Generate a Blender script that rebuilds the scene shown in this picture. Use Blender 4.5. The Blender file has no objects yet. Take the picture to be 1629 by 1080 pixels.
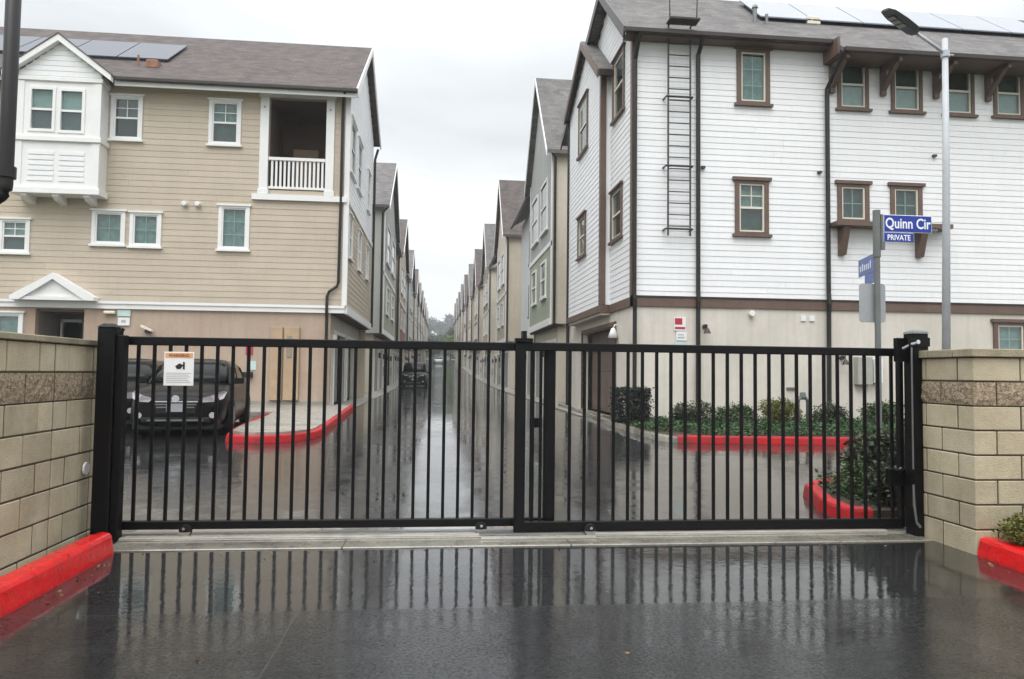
import bpy, bmesh, math, random
import numpy as np
from mathutils import Matrix, Vector
R = math.radians
random.seed(7); rng = np.random.default_rng(7)
S = bpy.context.scene
COL = S.collection

# ------------------------------------------------------------------ camera
cam = bpy.data.cameras.new('camera'); camo = bpy.data.objects.new('camera', cam); COL.objects.link(camo)
cam.sensor_width = 36.0; cam.lens = 36.0 * 1150 / 1629; cam.clip_start = 0.05; cam.clip_end = 6000
_y, _p, _r = R(5.9), R(2.66), 0.012
fw = Vector((math.sin(_y)*math.cos(_p), math.cos(_y)*math.cos(_p), math.sin(_p)))
rt = Vector((math.cos(_y), -math.sin(_y), 0)); up = rt.cross(fw)
rp = math.cos(_r)*rt + math.sin(_r)*up; upp = -math.sin(_r)*rt + math.cos(_r)*up
camo.matrix_world = Matrix(((rp.x, upp.x, -fw.x, 0), (rp.y, upp.y, -fw.y, 0), (rp.z, upp.z, -fw.z, 1.45), (0, 0, 0, 1)))
S.camera = camo

# ------------------------------------------------------------------ overcast sky
W = bpy.data.worlds.new('World'); S.world = W; W.use_nodes = True
nt = W.node_tree; nt.nodes.clear(); N = nt.nodes.new; Lk = nt.links.new
SUN_EL, SUN_AZ = R(58), R(200)          # behind the camera, high, through thick cloud
out = N('ShaderNodeOutputWorld'); bg = N('ShaderNodeBackground'); bg.inputs[1].default_value = 0.1
sky = N('ShaderNodeTexSky'); sky.sky_type = 'NISHITA'; sky.sun_disc = False
sky.sun_elevation = SUN_EL; sky.sun_rotation = SUN_AZ; sky.air_density = 2; sky.dust_density = 4
tc = N('ShaderNodeTexCoord'); sep = N('ShaderNodeSeparateXYZ'); Lk(tc.outputs['Generated'], sep.inputs[0])
ramp = N('ShaderNodeValToRGB'); e = ramp.color_ramp.elements
e[0].position = 0.0; e[0].color = (.88, .895, .91, 1); e[1].position = 1.0; e[1].color = (2.0, 2.04, 2.1, 1)
e2 = ramp.color_ramp.elements.new(0.36); e2.color = (.62, .645, .665, 1)
e3 = ramp.color_ramp.elements.new(0.16); e3.color = (.77, .79, .81, 1)
Lk(sep.outputs[2], ramp.inputs[0])
mp = N('ShaderNodeMapping'); mp.inputs['Scale'].default_value = (1, 1, 2.2); Lk(tc.outputs['Generated'], mp.inputs[0])
nz = N('ShaderNodeTexNoise'); nz.inputs['Scale'].default_value = 3.4; nz.inputs['Detail'].default_value = 6; nz.inputs['Roughness'].default_value = .48
nz.inputs['Distortion'].default_value = .4; Lk(mp.outputs[0], nz.inputs['Vector'])
mr = N('ShaderNodeMapRange'); mr.inputs[1].default_value = .34; mr.inputs[2].default_value = .66; mr.inputs[3].default_value = 9.3; mr.inputs[4].default_value = 12.2
Lk(nz.outputs[0], mr.inputs[0])
ml = N('ShaderNodeVectorMath'); ml.operation = 'SCALE'; Lk(ramp.outputs[0], ml.inputs[0]); Lk(mr.outputs[0], ml.inputs['Scale'])
mx = N('ShaderNodeMixRGB'); mx.inputs[0].default_value = .94; Lk(sky.outputs[0], mx.inputs[1]); Lk(ml.outputs[0], mx.inputs[2])
Lk(mx.outputs[0], bg.inputs[0]); Lk(bg.outputs[0], out.inputs[0])
sl = bpy.data.lights.new('sun', 'SUN'); sl.energy = 1.5; sl.angle = R(50); sl.color = (1, .985, .96)
so = bpy.data.objects.new('sun', sl); COL.objects.link(so)
sd = Vector((math.sin(SUN_AZ)*math.cos(SUN_EL), math.cos(SUN_AZ)*math.cos(SUN_EL), math.sin(SUN_EL)))
so.rotation_euler = sd.to_track_quat('Z', 'Y').to_euler(); so.location = (0, -5, 30)
S.view_settings.view_transform = 'Standard'; S.view_settings.look = 'None'
S.view_settings.exposure = 0.4; S.view_settings.gamma = 1.0; S.view_settings.use_curve_mapping = False
S.render.engine = 'CYCLES'
S.cycles.max_bounces = 8; S.cycles.transparent_max_bounces = 16; S.cycles.use_denoising = True; S.cycles.caustics_reflective = False

# ------------------------------------------------------------------ helpers
def lin(c):
    return tuple((v/255/12.92 if v/255 <= .04045 else ((v/255+.055)/1.055)**2.4) for v in c)
MATS = {}
def mat(name, rgb, rough=.6, var=.08, scale=3, bump=0, bscale=60, rand=0, spec=.5, metal=0, streak=0, dirt=None, coat=0, rvar=0, obj=True):
    m = bpy.data.materials.new(name); m.use_nodes = True; t = m.node_tree; b = t.nodes['Principled BSDF']; n = t.nodes.new; l = t.links.new
    c = lin(rgb); b.inputs['Base Color'].default_value = (*c, 1); b.inputs['Roughness'].default_value = rough
    b.inputs['Metallic'].default_value = metal; b.inputs['Specular IOR Level'].default_value = spec
    b.inputs['Coat Weight'].default_value = coat; b.inputs['Coat Roughness'].default_value = .06
    tcn = n('ShaderNodeTexCoord'); co = tcn.outputs['Object']
    f = None
    def times(a, x):
        q = n('ShaderNodeMath'); q.operation = 'MULTIPLY'
        if a is None: q.inputs[0].default_value = 1
        else: l(a, q.inputs[0])
        l(x, q.inputs[1]); return q.outputs[0]
    def noise(sc, det=5, vec=None):
        q = n('ShaderNodeTexNoise'); q.inputs['Scale'].default_value = sc; q.inputs['Detail'].default_value = det; l(vec or co, q.inputs['Vector']); return q.outputs[0]
    def rng_(x, lo, hi, a=.3, z=.7):
        q = n('ShaderNodeMapRange'); q.inputs[1].default_value = a; q.inputs[2].default_value = z; q.inputs[3].default_value = lo; q.inputs[4].default_value = hi; l(x, q.inputs[0]); return q.outputs[0]
    if var: f = times(f, rng_(noise(scale), 1-var, 1+var)); f = times(f, rng_(noise(scale*9, 3), 1-var*.6, 1+var*.6))
    if streak:
        mpn = n('ShaderNodeMapping'); mpn.inputs['Scale'].default_value = (5, 5, .35); l(co, mpn.inputs[0])
        f = times(f, rng_(noise(1.6, 6, mpn.outputs[0]), 1-streak, 1.0, .25, .6))
    if rand:
        oi = n('ShaderNodeObjectInfo'); f = times(f, rng_(oi.outputs['Random'], 1-rand, 1+rand, 0, 1))
    if f is not None:
        sc_ = n('ShaderNodeVectorMath'); sc_.operation = 'SCALE'; sc_.inputs[0].default_value = c; l(f, sc_.inputs['Scale']); last = sc_.outputs[0]
        if dirt:
            mxn = n('ShaderNodeMixRGB'); l(last, mxn.inputs[1]); mxn.inputs[2].default_value = (*lin(dirt[0]), 1)
            l(rng_(noise(dirt[1], 8), 0, dirt[2], .48, .68), mxn.inputs[0]); last = mxn.outputs[0]
        l(last, b.inputs['Base Color'])
    if rvar: l(rng_(noise(scale*2.3, 6), max(.03, rough-rvar), rough+rvar), b.inputs['Roughness'])
    if bump:
        bp = n('ShaderNodeBump'); bp.inputs['Strength'].default_value = bump; bp.inputs['Distance'].default_value = .01
        l(noise(bscale, 4), bp.inputs['Height']); l(bp.outputs[0], b.inputs['Normal'])
    MATS[name] = m; return m

def T_front(Y): return lambda a, b, d: (a, Y-d, b)      # wall facing the street
def T_west(X): return lambda a, b, d: (X-d, a, b)       # wall facing -X
def T_east(X): return lambda a, b, d: (X+d, a, b)       # wall facing +X
T0 = lambda a, b, d: (a, d, b)

class MB:
    def __init__(s): s.v = []; s.f = []
    def add(s, v, f):
        k = len(s.v); s.v += [tuple(q) for q in v]; s.f += [tuple(i+k for i in q) for q in f]; return s
    def box(s, x0, x1, y0, y1, z0, z1):
        return s.add([(x0,y0,z0),(x1,y0,z0),(x1,y1,z0),(x0,y1,z0),(x0,y0,z1),(x1,y0,z1),(x1,y1,z1),(x0,y1,z1)],
            [(0,3,2,1),(4,5,6,7),(0,1,5,4),(1,2,6,5),(2,3,7,6),(3,0,4,7)])
    def tb(s, T, a0, a1, b0, b1, d0, d1):
        v = [T(*q) for q in [(a0,b0,d0),(a1,b0,d0),(a1,b1,d0),(a0,b1,d0),(a0,b0,d1),(a1,b0,d1),(a1,b1,d1),(a0,b1,d1)]]
        return s.add(v, [(0,3,2,1),(4,5,6,7),(0,1,5,4),(1,2,6,5),(2,3,7,6),(3,0,4,7)])
    def prism(s, T, pts, d0, d1):
        n = len(pts); v = [T(a,b,d0) for a,b in pts] + [T(a,b,d1) for a,b in pts]
        return s.add(v, [tuple(range(n))[::-1], tuple(range(n,2*n))] + [(i,(i+1)%n,(i+1)%n+n,i+n) for i in range(n)])
    def loft(s, rings, cap=True, closed=True):
        n = len(rings[0]); v = [p for r in rings for p in r]; f = []
        for j in range(len(rings)-1):
            for i in range(n if closed else n-1):
                f.append((j*n+i, j*n+(i+1)%n, (j+1)*n+(i+1)%n, (j+1)*n+i))
        if cap: f += [tuple(range(n))[::-1], tuple(range((len(rings)-1)*n, len(rings)*n))]
        return s.add(v, f)
    def tube(s, pts, r, n=10):
        pts = [Vector(p) for p in pts]; rings = []; rr = r if isinstance(r, (list, tuple)) else [r]*len(pts)
        for i, p in enumerate(pts):
            d = (pts[min(i+1, len(pts)-1)] - pts[max(i-1, 0)]).normalized()
            u = d.cross(Vector((0,0,1)) if abs(d.z) < .9 else Vector((0,1,0))).normalized(); w = d.cross(u)
            rings.append([tuple(p + rr[i]*(math.cos(t)*u + math.sin(t)*w)) for t in [2*math.pi*k/n for k in range(n)]])
        return s.loft(rings)
    def ring(s, c, ax, r0, r1, h, n=20):   # cylinder-like disc about axis 'x','y','z'
        def P(r, t, q):
            a, b = r*math.cos(t), r*math.sin(t)
            return (c[0]+q, c[1]+a, c[2]+b) if ax == 'x' else (c[0]+a, c[1]+q, c[2]+b) if ax == 'y' else (c[0]+a, c[1]+b, c[2]+q)
        ts = [2*math.pi*k/n for k in range(n)]
        return s.loft([[P(r0, t, -h/2) for t in ts], [P(r1, t, h/2) for t in ts]])
    def build(s, name, m, parent=None, bevel=0, smooth=False, seg=1, sub=0):
        me = bpy.data.meshes.new(name); me.from_pydata(s.v, [], s.f)
        bm = bmesh.new(); bm.from_mesh(me); bmesh.ops.recalc_face_normals(bm, faces=bm.faces)
        if bevel: bmesh.ops.bevel(bm, geom=bm.edges[:], offset=bevel, segments=seg, affect='EDGES', profile=.5, clamp_overlap=True)
        if smooth:
            for q in bm.faces: q.smooth = True
        bm.to_mesh(me); bm.free()
        return link(name, me, m, parent, sub)
WL = {}
def link(name, me, m, parent=None, sub=0):
    o = bpy.data.objects.new(name, me); COL.objects.link(o)
    if m is not None: me.materials.append(m if not isinstance(m, str) else MATS[m])
    attach(o, parent)
    if sub:
        q = o.modifiers.new('sub', 'SUBSURF'); q.levels = sub; q.render_levels = sub
    return o
def attach(o, parent):
    if parent is not None:
        o.parent = parent; p = parent; M = Matrix.Identity(4); chain = []
        while p is not None: chain.append(p); p = p.parent
        for q in reversed(chain): M = M @ q.matrix_parent_inverse @ Matrix.LocRotScale(q.location, q.rotation_euler, q.scale)
        o.matrix_parent_inverse = M.inverted()
def tag(o, label=None, cat=None, group=None, kind=None):
    for k, v in (('label', label), ('category', cat), ('group', group), ('kind', kind)):
        if v: o[k] = v
    return o
def thing(name, label, cat, loc=(0,0,0), group=None):
    o = bpy.data.objects.new(name, None); o.empty_display_size = .2; COL.objects.link(o); o.location = loc
    return tag(o, label, cat, group)
def turn(o, rz): o.rotation_euler = (0, 0, rz)
def lettering(name, text, size, m, parent, loc, rot, bold=0, ext=.001, align='LEFT', sx=1):
    c = bpy.data.curves.new(name, 'FONT'); c.body = text; c.size = size; c.extrude = ext; c.offset = bold; c.align_x = align; c.resolution_u = 3
    f = bpy.data.objects.new('font', c); COL.objects.link(f); bpy.context.view_layer.update()
    me = bpy.data.meshes.new_from_object(f.evaluated_get(bpy.context.evaluated_depsgraph_get())); bpy.data.objects.remove(f)
    me.transform(Matrix.LocRotScale(Vector(loc), Matrix.Rotation(rot[0], 3, 'X'), Vector((sx, 1, 1)))); me.materials.clear()
    return link(name, me, m, parent)
def leafmesh(name, P, size, m, parent=None, flat=.35, aspect=.55):
    """many small folded leaves at points P"""
    n = len(P); d = rng.normal(size=(n,3)); d[:,2] = d[:,2]*flat + .15; d /= np.linalg.norm(d, axis=1)[:,None]
    q = rng.normal(size=(n,3)); u = np.cross(d, q); u /= np.linalg.norm(u, axis=1)[:,None]
    sz = (size*(.6+.8*rng.random(n)))[:,None]
    nrm = np.cross(d, u)
    a = P; b = P + d*sz*.5 + u*sz*aspect*.5 + nrm*sz*.08; c = P + d*sz; e_ = P + d*sz*.5 - u*sz*aspect*.5 + nrm*sz*.08
    V = np.stack([a, b, c, e_], 1).reshape(-1, 3)
    me = bpy.data.meshes.new(name); me.vertices.add(4*n); me.vertices.foreach_set('co', V.ravel().astype(np.float32))
    me.loops.add(4*n); me.loops.foreach_set('vertex_index', np.arange(4*n, dtype=np.int32))
    me.polygons.add(n); me.polygons.foreach_set('loop_start', np.arange(0, 4*n, 4, dtype=np.int32)); me.update(calc_edges=True)
    return link(name, me, m, parent)
GY = [(-400,0),(8,0),(13,.1),(19,.2),(40,.25),(60,.42),(83,.9),(104,1.6),(124,2.3),(146,2.9),(183,3.9),(260,5.8),(400,11),(560,26),(760,30),(3000,34)]
def gz(y): return float(np.interp(y, [g[0] for g in GY], [g[1] for g in GY]))

# ------------------------------------------------------------------ materials
def leafmat(name, rgb, sp=.4):
    m = mat(name, rgb, .5, .35, 2.2, spec=sp); b = m.node_tree.nodes['Principled BSDF']
    b.inputs['Subsurface Weight'].default_value = .0; return m
mat('white_siding', (238,239,240), .5, .025, .8, bump=.12, bscale=40, rand=.022, streak=.035)
mat('white_trim', (234,234,232), .45, .03, 2)
mat('beige_siding', (191,178,159), .55, .04, 1.2, bump=.12, bscale=40, rand=.03, streak=.04)
mat('peach_stucco', (180,161,144), .85, .06, .8, bump=.5, bscale=90, streak=.1, dirt=((166,132,108), .7, .3))
mat('cream_stucco', (216,209,198), .85, .05, .8, bump=.5, bscale=90, streak=.1, dirt=((170,168,150), .6, .3))
mat('brown_trim', (104,84,74), .5, .1, 4, streak=.1)
mat('dark_metal', (20,18,18), .45, .1, 4)
mat('gutter_brown', (52,42,38), .4, .1, 4)
mat('vinyl_cream', (222,216,200), .4, .03, 3)
mat('roof_brown', (90,83,80), .9, .16, 1.5, bump=.6, bscale=25)
mat('roof_grey', (108,106,105), .9, .16, 1.5, bump=.6, bscale=25)
def shingles(m, rowh):
    t = m.node_tree; n = t.nodes.new; l = t.links.new; b = t.nodes['Principled BSDF']
    br = n('ShaderNodeTexBrick'); br.inputs['Scale'].default_value = 1; br.inputs['Brick Width'].default_value = .3; br.inputs['Row Height'].default_value = rowh
    br.inputs['Mortar Size'].default_value = .006; br.inputs['Color1'].default_value = (.72,.72,.72,1); br.inputs['Color2'].default_value = (1.25,1.22,1.2,1); br.inputs['Mortar'].default_value = (.5,.5,.5,1)
    tcn = n('ShaderNodeTexCoord'); l(tcn.outputs['Object'], br.inputs['Vector'])
    src = b.inputs['Base Color'].links[0].from_socket; q = n('ShaderNodeMixRGB'); q.blend_type = 'MULTIPLY'; q.inputs[0].default_value = .8
    l(src, q.inputs[1]); l(br.outputs['Color'], q.inputs[2]); l(q.outputs[0], b.inputs['Base Color'])
shingles(MATS['roof_brown'], .13); shingles(MATS['roof_grey'], .13)
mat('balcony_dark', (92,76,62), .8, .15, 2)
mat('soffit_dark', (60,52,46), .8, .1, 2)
mat('concrete', (150,146,138), .45, .12, 2.5, bump=.3, bscale=80, dirt=((95,92,86), 1.4, .6), rvar=.25)
mat('concrete_wet', (138,134,122), .3, .15, 3, bump=.12, bscale=50, dirt=((70,68,62), 1.8, .75), rvar=.15, coat=1)
mat('block', (187,175,147), .9, .11, 2.5, bump=.9, bscale=130, rand=.15, dirt=((208,198,172), 2.6, .6), streak=.10)
mat('block_split', (160,144,120), .95, .4, 40, bump=1.2, bscale=90, rand=.06, dirt=((66,58,48), 48, .7))
mat('block_cap', (160,150,126), .9, .12, 3, bump=.9, bscale=120, rand=.06, dirt=((96,90,74), 2.5, .6))
mat('mortar', (70,63,50), .95, .1, 4, bump=.5)
mat('red_paint', (220,14,20), .34, .10, 3, bump=.5, bscale=38, dirt=((140,34,30), 16, .35), coat=.35, rvar=.15)
mat('red_paint_old', (166,22,28), .55, .14, 3, bump=.4, bscale=38, dirt=((104,52,46), 5, .7), spec=.3)
mat('gate_black', (9,9,11), .45, .12, 5, bump=.08, bscale=30, rvar=.1, spec=.22)
mat('steel', (150,152,154), .35, .08, 6, metal=.9)
mat('galvanised', (120,124,124), .45, .1, 6, metal=.6)
mat('grey_paint', (178,182,184), .5, .06, 4)
mat('sign_back', (158,161,164), .5, .06, 4)
mat('pole_grey', (106,110,108), .5, .1, 5)
mat('sign_blue', (22,52,150), .4, .05, 3)
mat('sign_blue_pale', (104,122,176), .4, .08, 3)
mat('sign_white', (232,233,232), .45, .02, 3)
mat('letter_white', (240,242,246), .5, 0)
mat('sign_orange', (222,164,118), .5, .06, 8)
mat('print_dark', (26,26,28), .6, 0)
mat('print_grey', (176,178,176), .6, 0)
mat('print_brown', (96,52,30), .6, 0)
mat('print_red', (178,44,66), .6, .05, 5)
mat('sign_teal', (190,214,208), .5, .04, 4)
mat('rubber', (18,18,18), .8, .1, 6)
mat('chrome', (200,203,206), .15, 0, metal=1)
mat('car_black', (4,4,5), .28, .05, 3, coat=.05, spec=.14)
mat('car_white', (205,208,210), .25, .03, 3, coat=.6)
mat('car_glass', (9,11,11), .12, 0, spec=.2)
mat('lamp_lens', (170,162,166), .12, .1, 6, spec=.8)
mat('lamp_amber', (186,160,150), .2, .1, 6)
mat('plate', (150,152,156), .4, .08, 12)
mat('solar', (62,68,80), .35, .05, 2, spec=.3, coat=.12)
mat('solar_sky_sheen', (112,118,128), .25, .05, 2, spec=.5, coat=.45)  # same kind of panel, base colour paled to stand in for reflected sky
mat('solar_frame', (34,36,40), .4, 0)
mat('terracotta', (150,106,88), .9, .2, 8)
mat('soil', (58,48,38), .95, .3, 4, bump=.8, bscale=20)
mat('terrain_green', (84,92,66), .95, .35, .06, bump=.4, bscale=2)
mat('bark', (70,60,50), .9, .2, 6, bump=.6, bscale=20)
mat('ladder_grey', (58,58,60), .45, .1, 5)
mat('lamp_head', (14,14,15), .6, .1, 5)
mat('lamp_lens_dark', (84,84,70), .3, .1, 20)
mat('pole_white', (186,190,194), .4, .06, 5)
mat('garage_grey', (150,152,148), .5, .05, 2)
mat('garage_brown', (112,96,88), .55, .08, 2)
mat('door_tan', (140,132,122), .6, .06, 3)
mat('panel_tan', (176,152,124), .6, .08, 3)
mat('backflow', (96,104,100), .5, .15, 8)
mat('copper_box', (168,166,158), .5, .1, 4)
leafmat('leaf_dark', (60,68,48)); leafmat('leaf_green', (70,90,52)); leafmat('leaf_olive', (104,106,52)); leafmat('leaf_ground', (50,76,40))
leafmat('leaf_dead', (112,88,58)); leafmat('leaf_hedge', (42,50,44)); leafmat('leaf_far', (66,76,58), .2); leafmat('leaf_far_bright', (96,118,52), .2); leafmat('leaf_haze', (70,82,72), .1)

def glassmat(name, tint):
    m = bpy.data.materials.new(name); m.use_nodes = True; t = m.node_tree; t.nodes.clear(); n = t.nodes.new; l = t.links.new
    o = n('ShaderNodeOutputMaterial'); mxs = n('ShaderNodeMixShader'); tr = n('ShaderNodeBsdfTransparent'); gl = n('ShaderNodeBsdfGlossy'); lw = n('ShaderNodeLayerWeight'); lw.inputs[0].default_value = .5
    pw = n('ShaderNodeMath'); pw.operation = 'POWER'; pw.inputs[1].default_value = 4; l(lw.outputs['Facing'], pw.inputs[0])
    ma = n('ShaderNodeMath'); ma.operation = 'MULTIPLY_ADD'; ma.inputs[1].default_value = .8; ma.inputs[2].default_value = .07; l(pw.outputs[0], ma.inputs[0])
    tr.inputs[0].default_value = (*tint, 1); gl.inputs['Roughness'].default_value = .03
    l(ma.outputs[0], mxs.inputs[0]); l(tr.outputs[0], mxs.inputs[1]); l(gl.outputs[0], mxs.inputs[2]); l(mxs.outputs[0], o.inputs[0]); MATS[name] = m
glassmat('glass', (.82,.89,.88))
def blindmat(name, rgb, horiz=True, pitch=.05):
    m = mat(name, rgb, .7, .06, 4); t = m.node_tree; n = t.nodes.new; l = t.links.new; b = t.nodes['Principled BSDF']
    tcn = n('ShaderNodeTexCoord'); sp_ = n('ShaderNodeSeparateXYZ'); l(tcn.outputs['Object'], sp_.inputs[0])
    if horiz: src = sp_.outputs[2]
    else:
        ad = n('ShaderNodeMath'); l(sp_.outputs[0], ad.inputs[0]); l(sp_.outputs[1], ad.inputs[1]); src = ad.outputs[0]
    mu = n('ShaderNodeMath'); mu.operation = 'MULTIPLY'; mu.inputs[1].default_value = 2*math.pi/pitch; l(src, mu.inputs[0])
    si = n('ShaderNodeMath'); si.operation = 'SINE'; l(mu.outputs[0], si.inputs[0])
    bp = n('ShaderNodeBump'); bp.inputs['Distance'].default_value = .02; bp.inputs['Strength'].default_value = .9; l(si.outputs[0], bp.inputs['Height']); l(bp.outputs[0], b.inputs['Normal'])
mat('pane_backing', (172,186,184), .7, .12, 5); mat('curtain', (142,160,156), .7, .25, 5); mat('blind_grey', (98,106,106), .7, .2, 6); mat('drape_dark', (76,90,86), .7, .3, 5); mat('muntin_teal', (186,206,202), .5, 0)
mat('room_dark', (34,38,36), .9, .1, 2)  # flat dark colour painted in for unlit interiors

def asphalt():
    m = bpy.data.materials.new('wet_asphalt'); m.use_nodes = True; t = m.node_tree; n = t.nodes.new; l = t.links.new; b = t.nodes['Principled BSDF']
    tcn = n('ShaderNodeTexCoord'); co = tcn.outputs['Object']; sp_ = n('ShaderNodeSeparateXYZ'); l(co, sp_.inputs[0])
    def noise(sc, det=4, rgh=.5, vec=None):
        q = n('ShaderNodeTexNoise'); q.inputs['Scale'].default_value = sc; q.inputs['Detail'].default_value = det; q.inputs['Roughness'].default_value = rgh; l(vec or co, q.inputs['Vector']); return q.outputs[0]
    def mr_(x, a, z, lo, hi):
        q = n('ShaderNodeMapRange'); q.inputs[1].default_value = a; q.inputs[2].default_value = z; q.inputs[3].default_value = lo; q.inputs[4].default_value = hi; l(x, q.inputs[0]); return q.outputs[0]
    def mth(op, a, bb):
        q = n('ShaderNodeMath'); q.operation = op
        for i, x in enumerate((a, bb)):
            if isinstance(x, (int, float)): q.inputs[i].default_value = x
            else: l(x, q.inputs[i])
        return q.outputs[0]
    big, mid, fine, grit = noise(.55, 5), noise(3.2, 7, .62), noise(34, 4, .7), noise(120, 2)
    X, Y = sp_.outputs[0], sp_.outputs[1]
    near = mr_(Y, 4.52, 4.56, 1, 0); beyond = mr_(Y, 6.3, 6.6, 0, 1); centre = mr_(X, -.83, -.79, 0, 1)
    # dark aggregate with paler stones and worn patches
    cr = n('ShaderNodeValToRGB'); cr.color_ramp.elements[0].color = (.003,.0031,.0034,1); cr.color_ramp.elements[1].color = (.026,.0268,.028,1)
    cr.color_ramp.elements[0].position = .42; cr.color_ramp.elements[1].position = .66
    l(mth('ADD', mth('MULTIPLY', mid, .3), mth('MULTIPLY', fine, .7)), cr.inputs[0])
    def line(src, at, w): return mr_(mth('ABSOLUTE', mth('ADD', mth('ADD', src, -at), mth('MULTIPLY', mth('ADD', mid, -.5), .05)), 0), 0, w, 1, 0)
    diag = mth('ADD', X, mth('MULTIPLY', Y, .62))
    seams = mth('MAXIMUM', mth('MULTIPLY', line(Y, 4.54, .008), mr_(mid, .4, .55, .25, 1)), mth('MULTIPLY', near, mth('MAXIMUM', line(X, -.81, .008), mth('MULTIPLY', line(diag, 5.3, .010), mr_(mid, .42, .52, 0, 1)))))
    seams = mth('MAXIMUM', seams, mth('MULTIPLY', mth('MAXIMUM', line(Y, 9.55, .015), line(Y, 9.85, .015)), mr_(X, 1.2, 1.5, 0, .5)))
    cr2 = mr_(noise(38, 2, .5), .70, .78, 0, 1)
    spots = mth('MULTIPLY', mth('MULTIPLY', cr2, near), .35)
    mxc = n('ShaderNodeMixRGB'); l(mth('MAXIMUM', mth('MULTIPLY', seams, .5), spots), mxc.inputs[0]); l(cr.outputs[0], mxc.inputs[1]); mxc.inputs[2].default_value = (.075,.08,.078,1)
    l(mxc.outputs[0], b.inputs['Base Color'])
    # water film: standing against the gate and in the alley, worn thin on the near slabs
    patch = mth('ADD', mr_(big, .42, .56, 0, .5), mr_(mid, .42, .56, 0, .5))
    dry = mth('ADD', mth('MULTIPLY', mth('SUBTRACT', 1.0, patch), mth('ADD', mth('MULTIPLY', near, .20), mth('ADD', mth('MULTIPLY', beyond, .28), .24))), mth('MULTIPLY', near, mth('ADD', mth('MULTIPLY', centre, .11), mr_(Y, 2.6, 4.4, .14, .0))))
    dry = mth('MINIMUM', mth('MAXIMUM', dry, 0.0), 1.0)
    b.inputs['Roughness'].default_value = .5; b.inputs['Specular IOR Level'].default_value = .12
    l(mth('SUBTRACT', 1.0, mth('MULTIPLY', mr_(noise(52, 3, .7), .46, .60, 0, 1), mth('ADD', mth('MULTIPLY', near, .42), mth('MULTIPLY', dry, .3)))), b.inputs['Coat Weight']); b.inputs['Coat IOR'].default_value = 1.6
    l(mr_(dry, 0, 1, .012, .095), b.inputs['Coat Roughness'])
    hb = n('ShaderNodeBump'); hb.inputs['Distance'].default_value = .006; hb.inputs['Strength'].default_value = .9; l(mth('ADD', fine, grit), hb.inputs['Height']); l(hb.outputs[0], b.inputs['Normal'])
    cb = n('ShaderNodeBump'); cb.inputs['Distance'].default_value = .006
    rip = mth('ADD', mth('MULTIPLY', noise(11, 3), .7), mth('MULTIPLY', mth('ADD', mth('MULTIPLY', fine, .9), mth('MULTIPLY', grit, .35)), mth('ADD', mth('MULTIPLY', dry, 1.3), .06)))
    l(mr_(dry, 0, 1, .14, .52), cb.inputs['Strength']); l(rip, cb.inputs['Height']); l(cb.outputs[0], b.inputs['Coat Normal'])
    MATS['wet_asphalt'] = m
asphalt()
# ------------------------------------------------------------------ ground, road, kerbs
_gy = np.arange(-60, 320.1, .5); _gv = np.array([gz(v) for v in _gy]); _k = np.ones(13)/13
_gs = np.convolve(np.pad(_gv, 6, 'edge'), _k, 'valid')
_gs[_gy < 6.9] = 0
def rz(y): return float(np.interp(y, _gy, _gs)) if y < 318 else gz(y)
def sheet(name, x0, x1, ys, dz, m, label=None):
    b = MB(); v = []; f = []
    for i, y in enumerate(ys):
        v += [(x0, y, rz(y)+dz), (x1, y, rz(y)+dz)]
        if i: f.append((2*i-2, 2*i-1, 2*i+1, 2*i))
    o = b.add(v, f).build(name, m, smooth=True); o['kind'] = 'structure'; return o
ysr = list(np.arange(-14, 8, 2)) + list(np.arange(8, 60, 1)) + list(np.arange(60, 266, 4))
sheet('ground', -900, 900, [-300, -60] + ysr + [280, 300, 400, 480, 560, 660, 760, 1500], -.035, 'terrain_green')
sheet('road', -16, 18, ysr, 0, 'wet_asphalt')

def kerb(name, pts, h, w, m, label=None, zoff=0.0, start_cap=True):
    """raised kerb swept along pts (outer bottom edge), body lying to the left of the direction of travel"""
    P = [Vector((p[0], p[1], 0)) for p in pts]; rings = []
    for i, p in enumerate(P):
        d = (P[min(i+1, len(P)-1)] - P[max(i-1, 0)]).normalized(); nn = Vector((-d.y, d.x, 0)); z = rz(p.y) + zoff
        prof = [(0, -.06), (.004, .02), (.022, h-.03), (.034, h-.008), (.055, h), (w-.01, h), (w, h-.01), (w, -.06)]
        rings.append([tuple(p + nn*a + Vector((0, 0, z+b))) for a, b in prof])
    o = MB().loft(rings).build(name, m, smooth=False); o['kind'] = 'structure'
    if label: o['label'] = label
    return o
def arc(cx, cy, r, a0, a1, n=8): return [(cx+r*math.cos(R(a0+(a1-a0)*i/n)), cy+r*math.sin(R(a0+(a1-a0)*i/n))) for i in range(n+1)]
kerb('kerb', [(-2.48, y) for y in (-2, 1, 3, 4, 5, 5.6, 5.95)] + arc(-2.60, 5.98, .12, 0, 80, 5), .165, .17, 'red_paint', 'red kerb along the near concrete block wall by the gate post')
kerb('kerb', [(4.42, 5.56), (4.40, 5.3), (4.39, 5.0), (4.39, 4), (4.39, 2), (4.39, -2)], .155, .16, 'red_paint', 'red kerb of the planter below the corner of the block wall')
MB().box(4.55, 12, -2, 5.57, -.05, .11).build('planting_bed', 'soil')['kind'] = 'structure'
MB().box(-2.96, -2.62, -2, 6.0, -.05, .004).build('footing_strip', 'concrete')['kind'] = 'structure'
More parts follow.
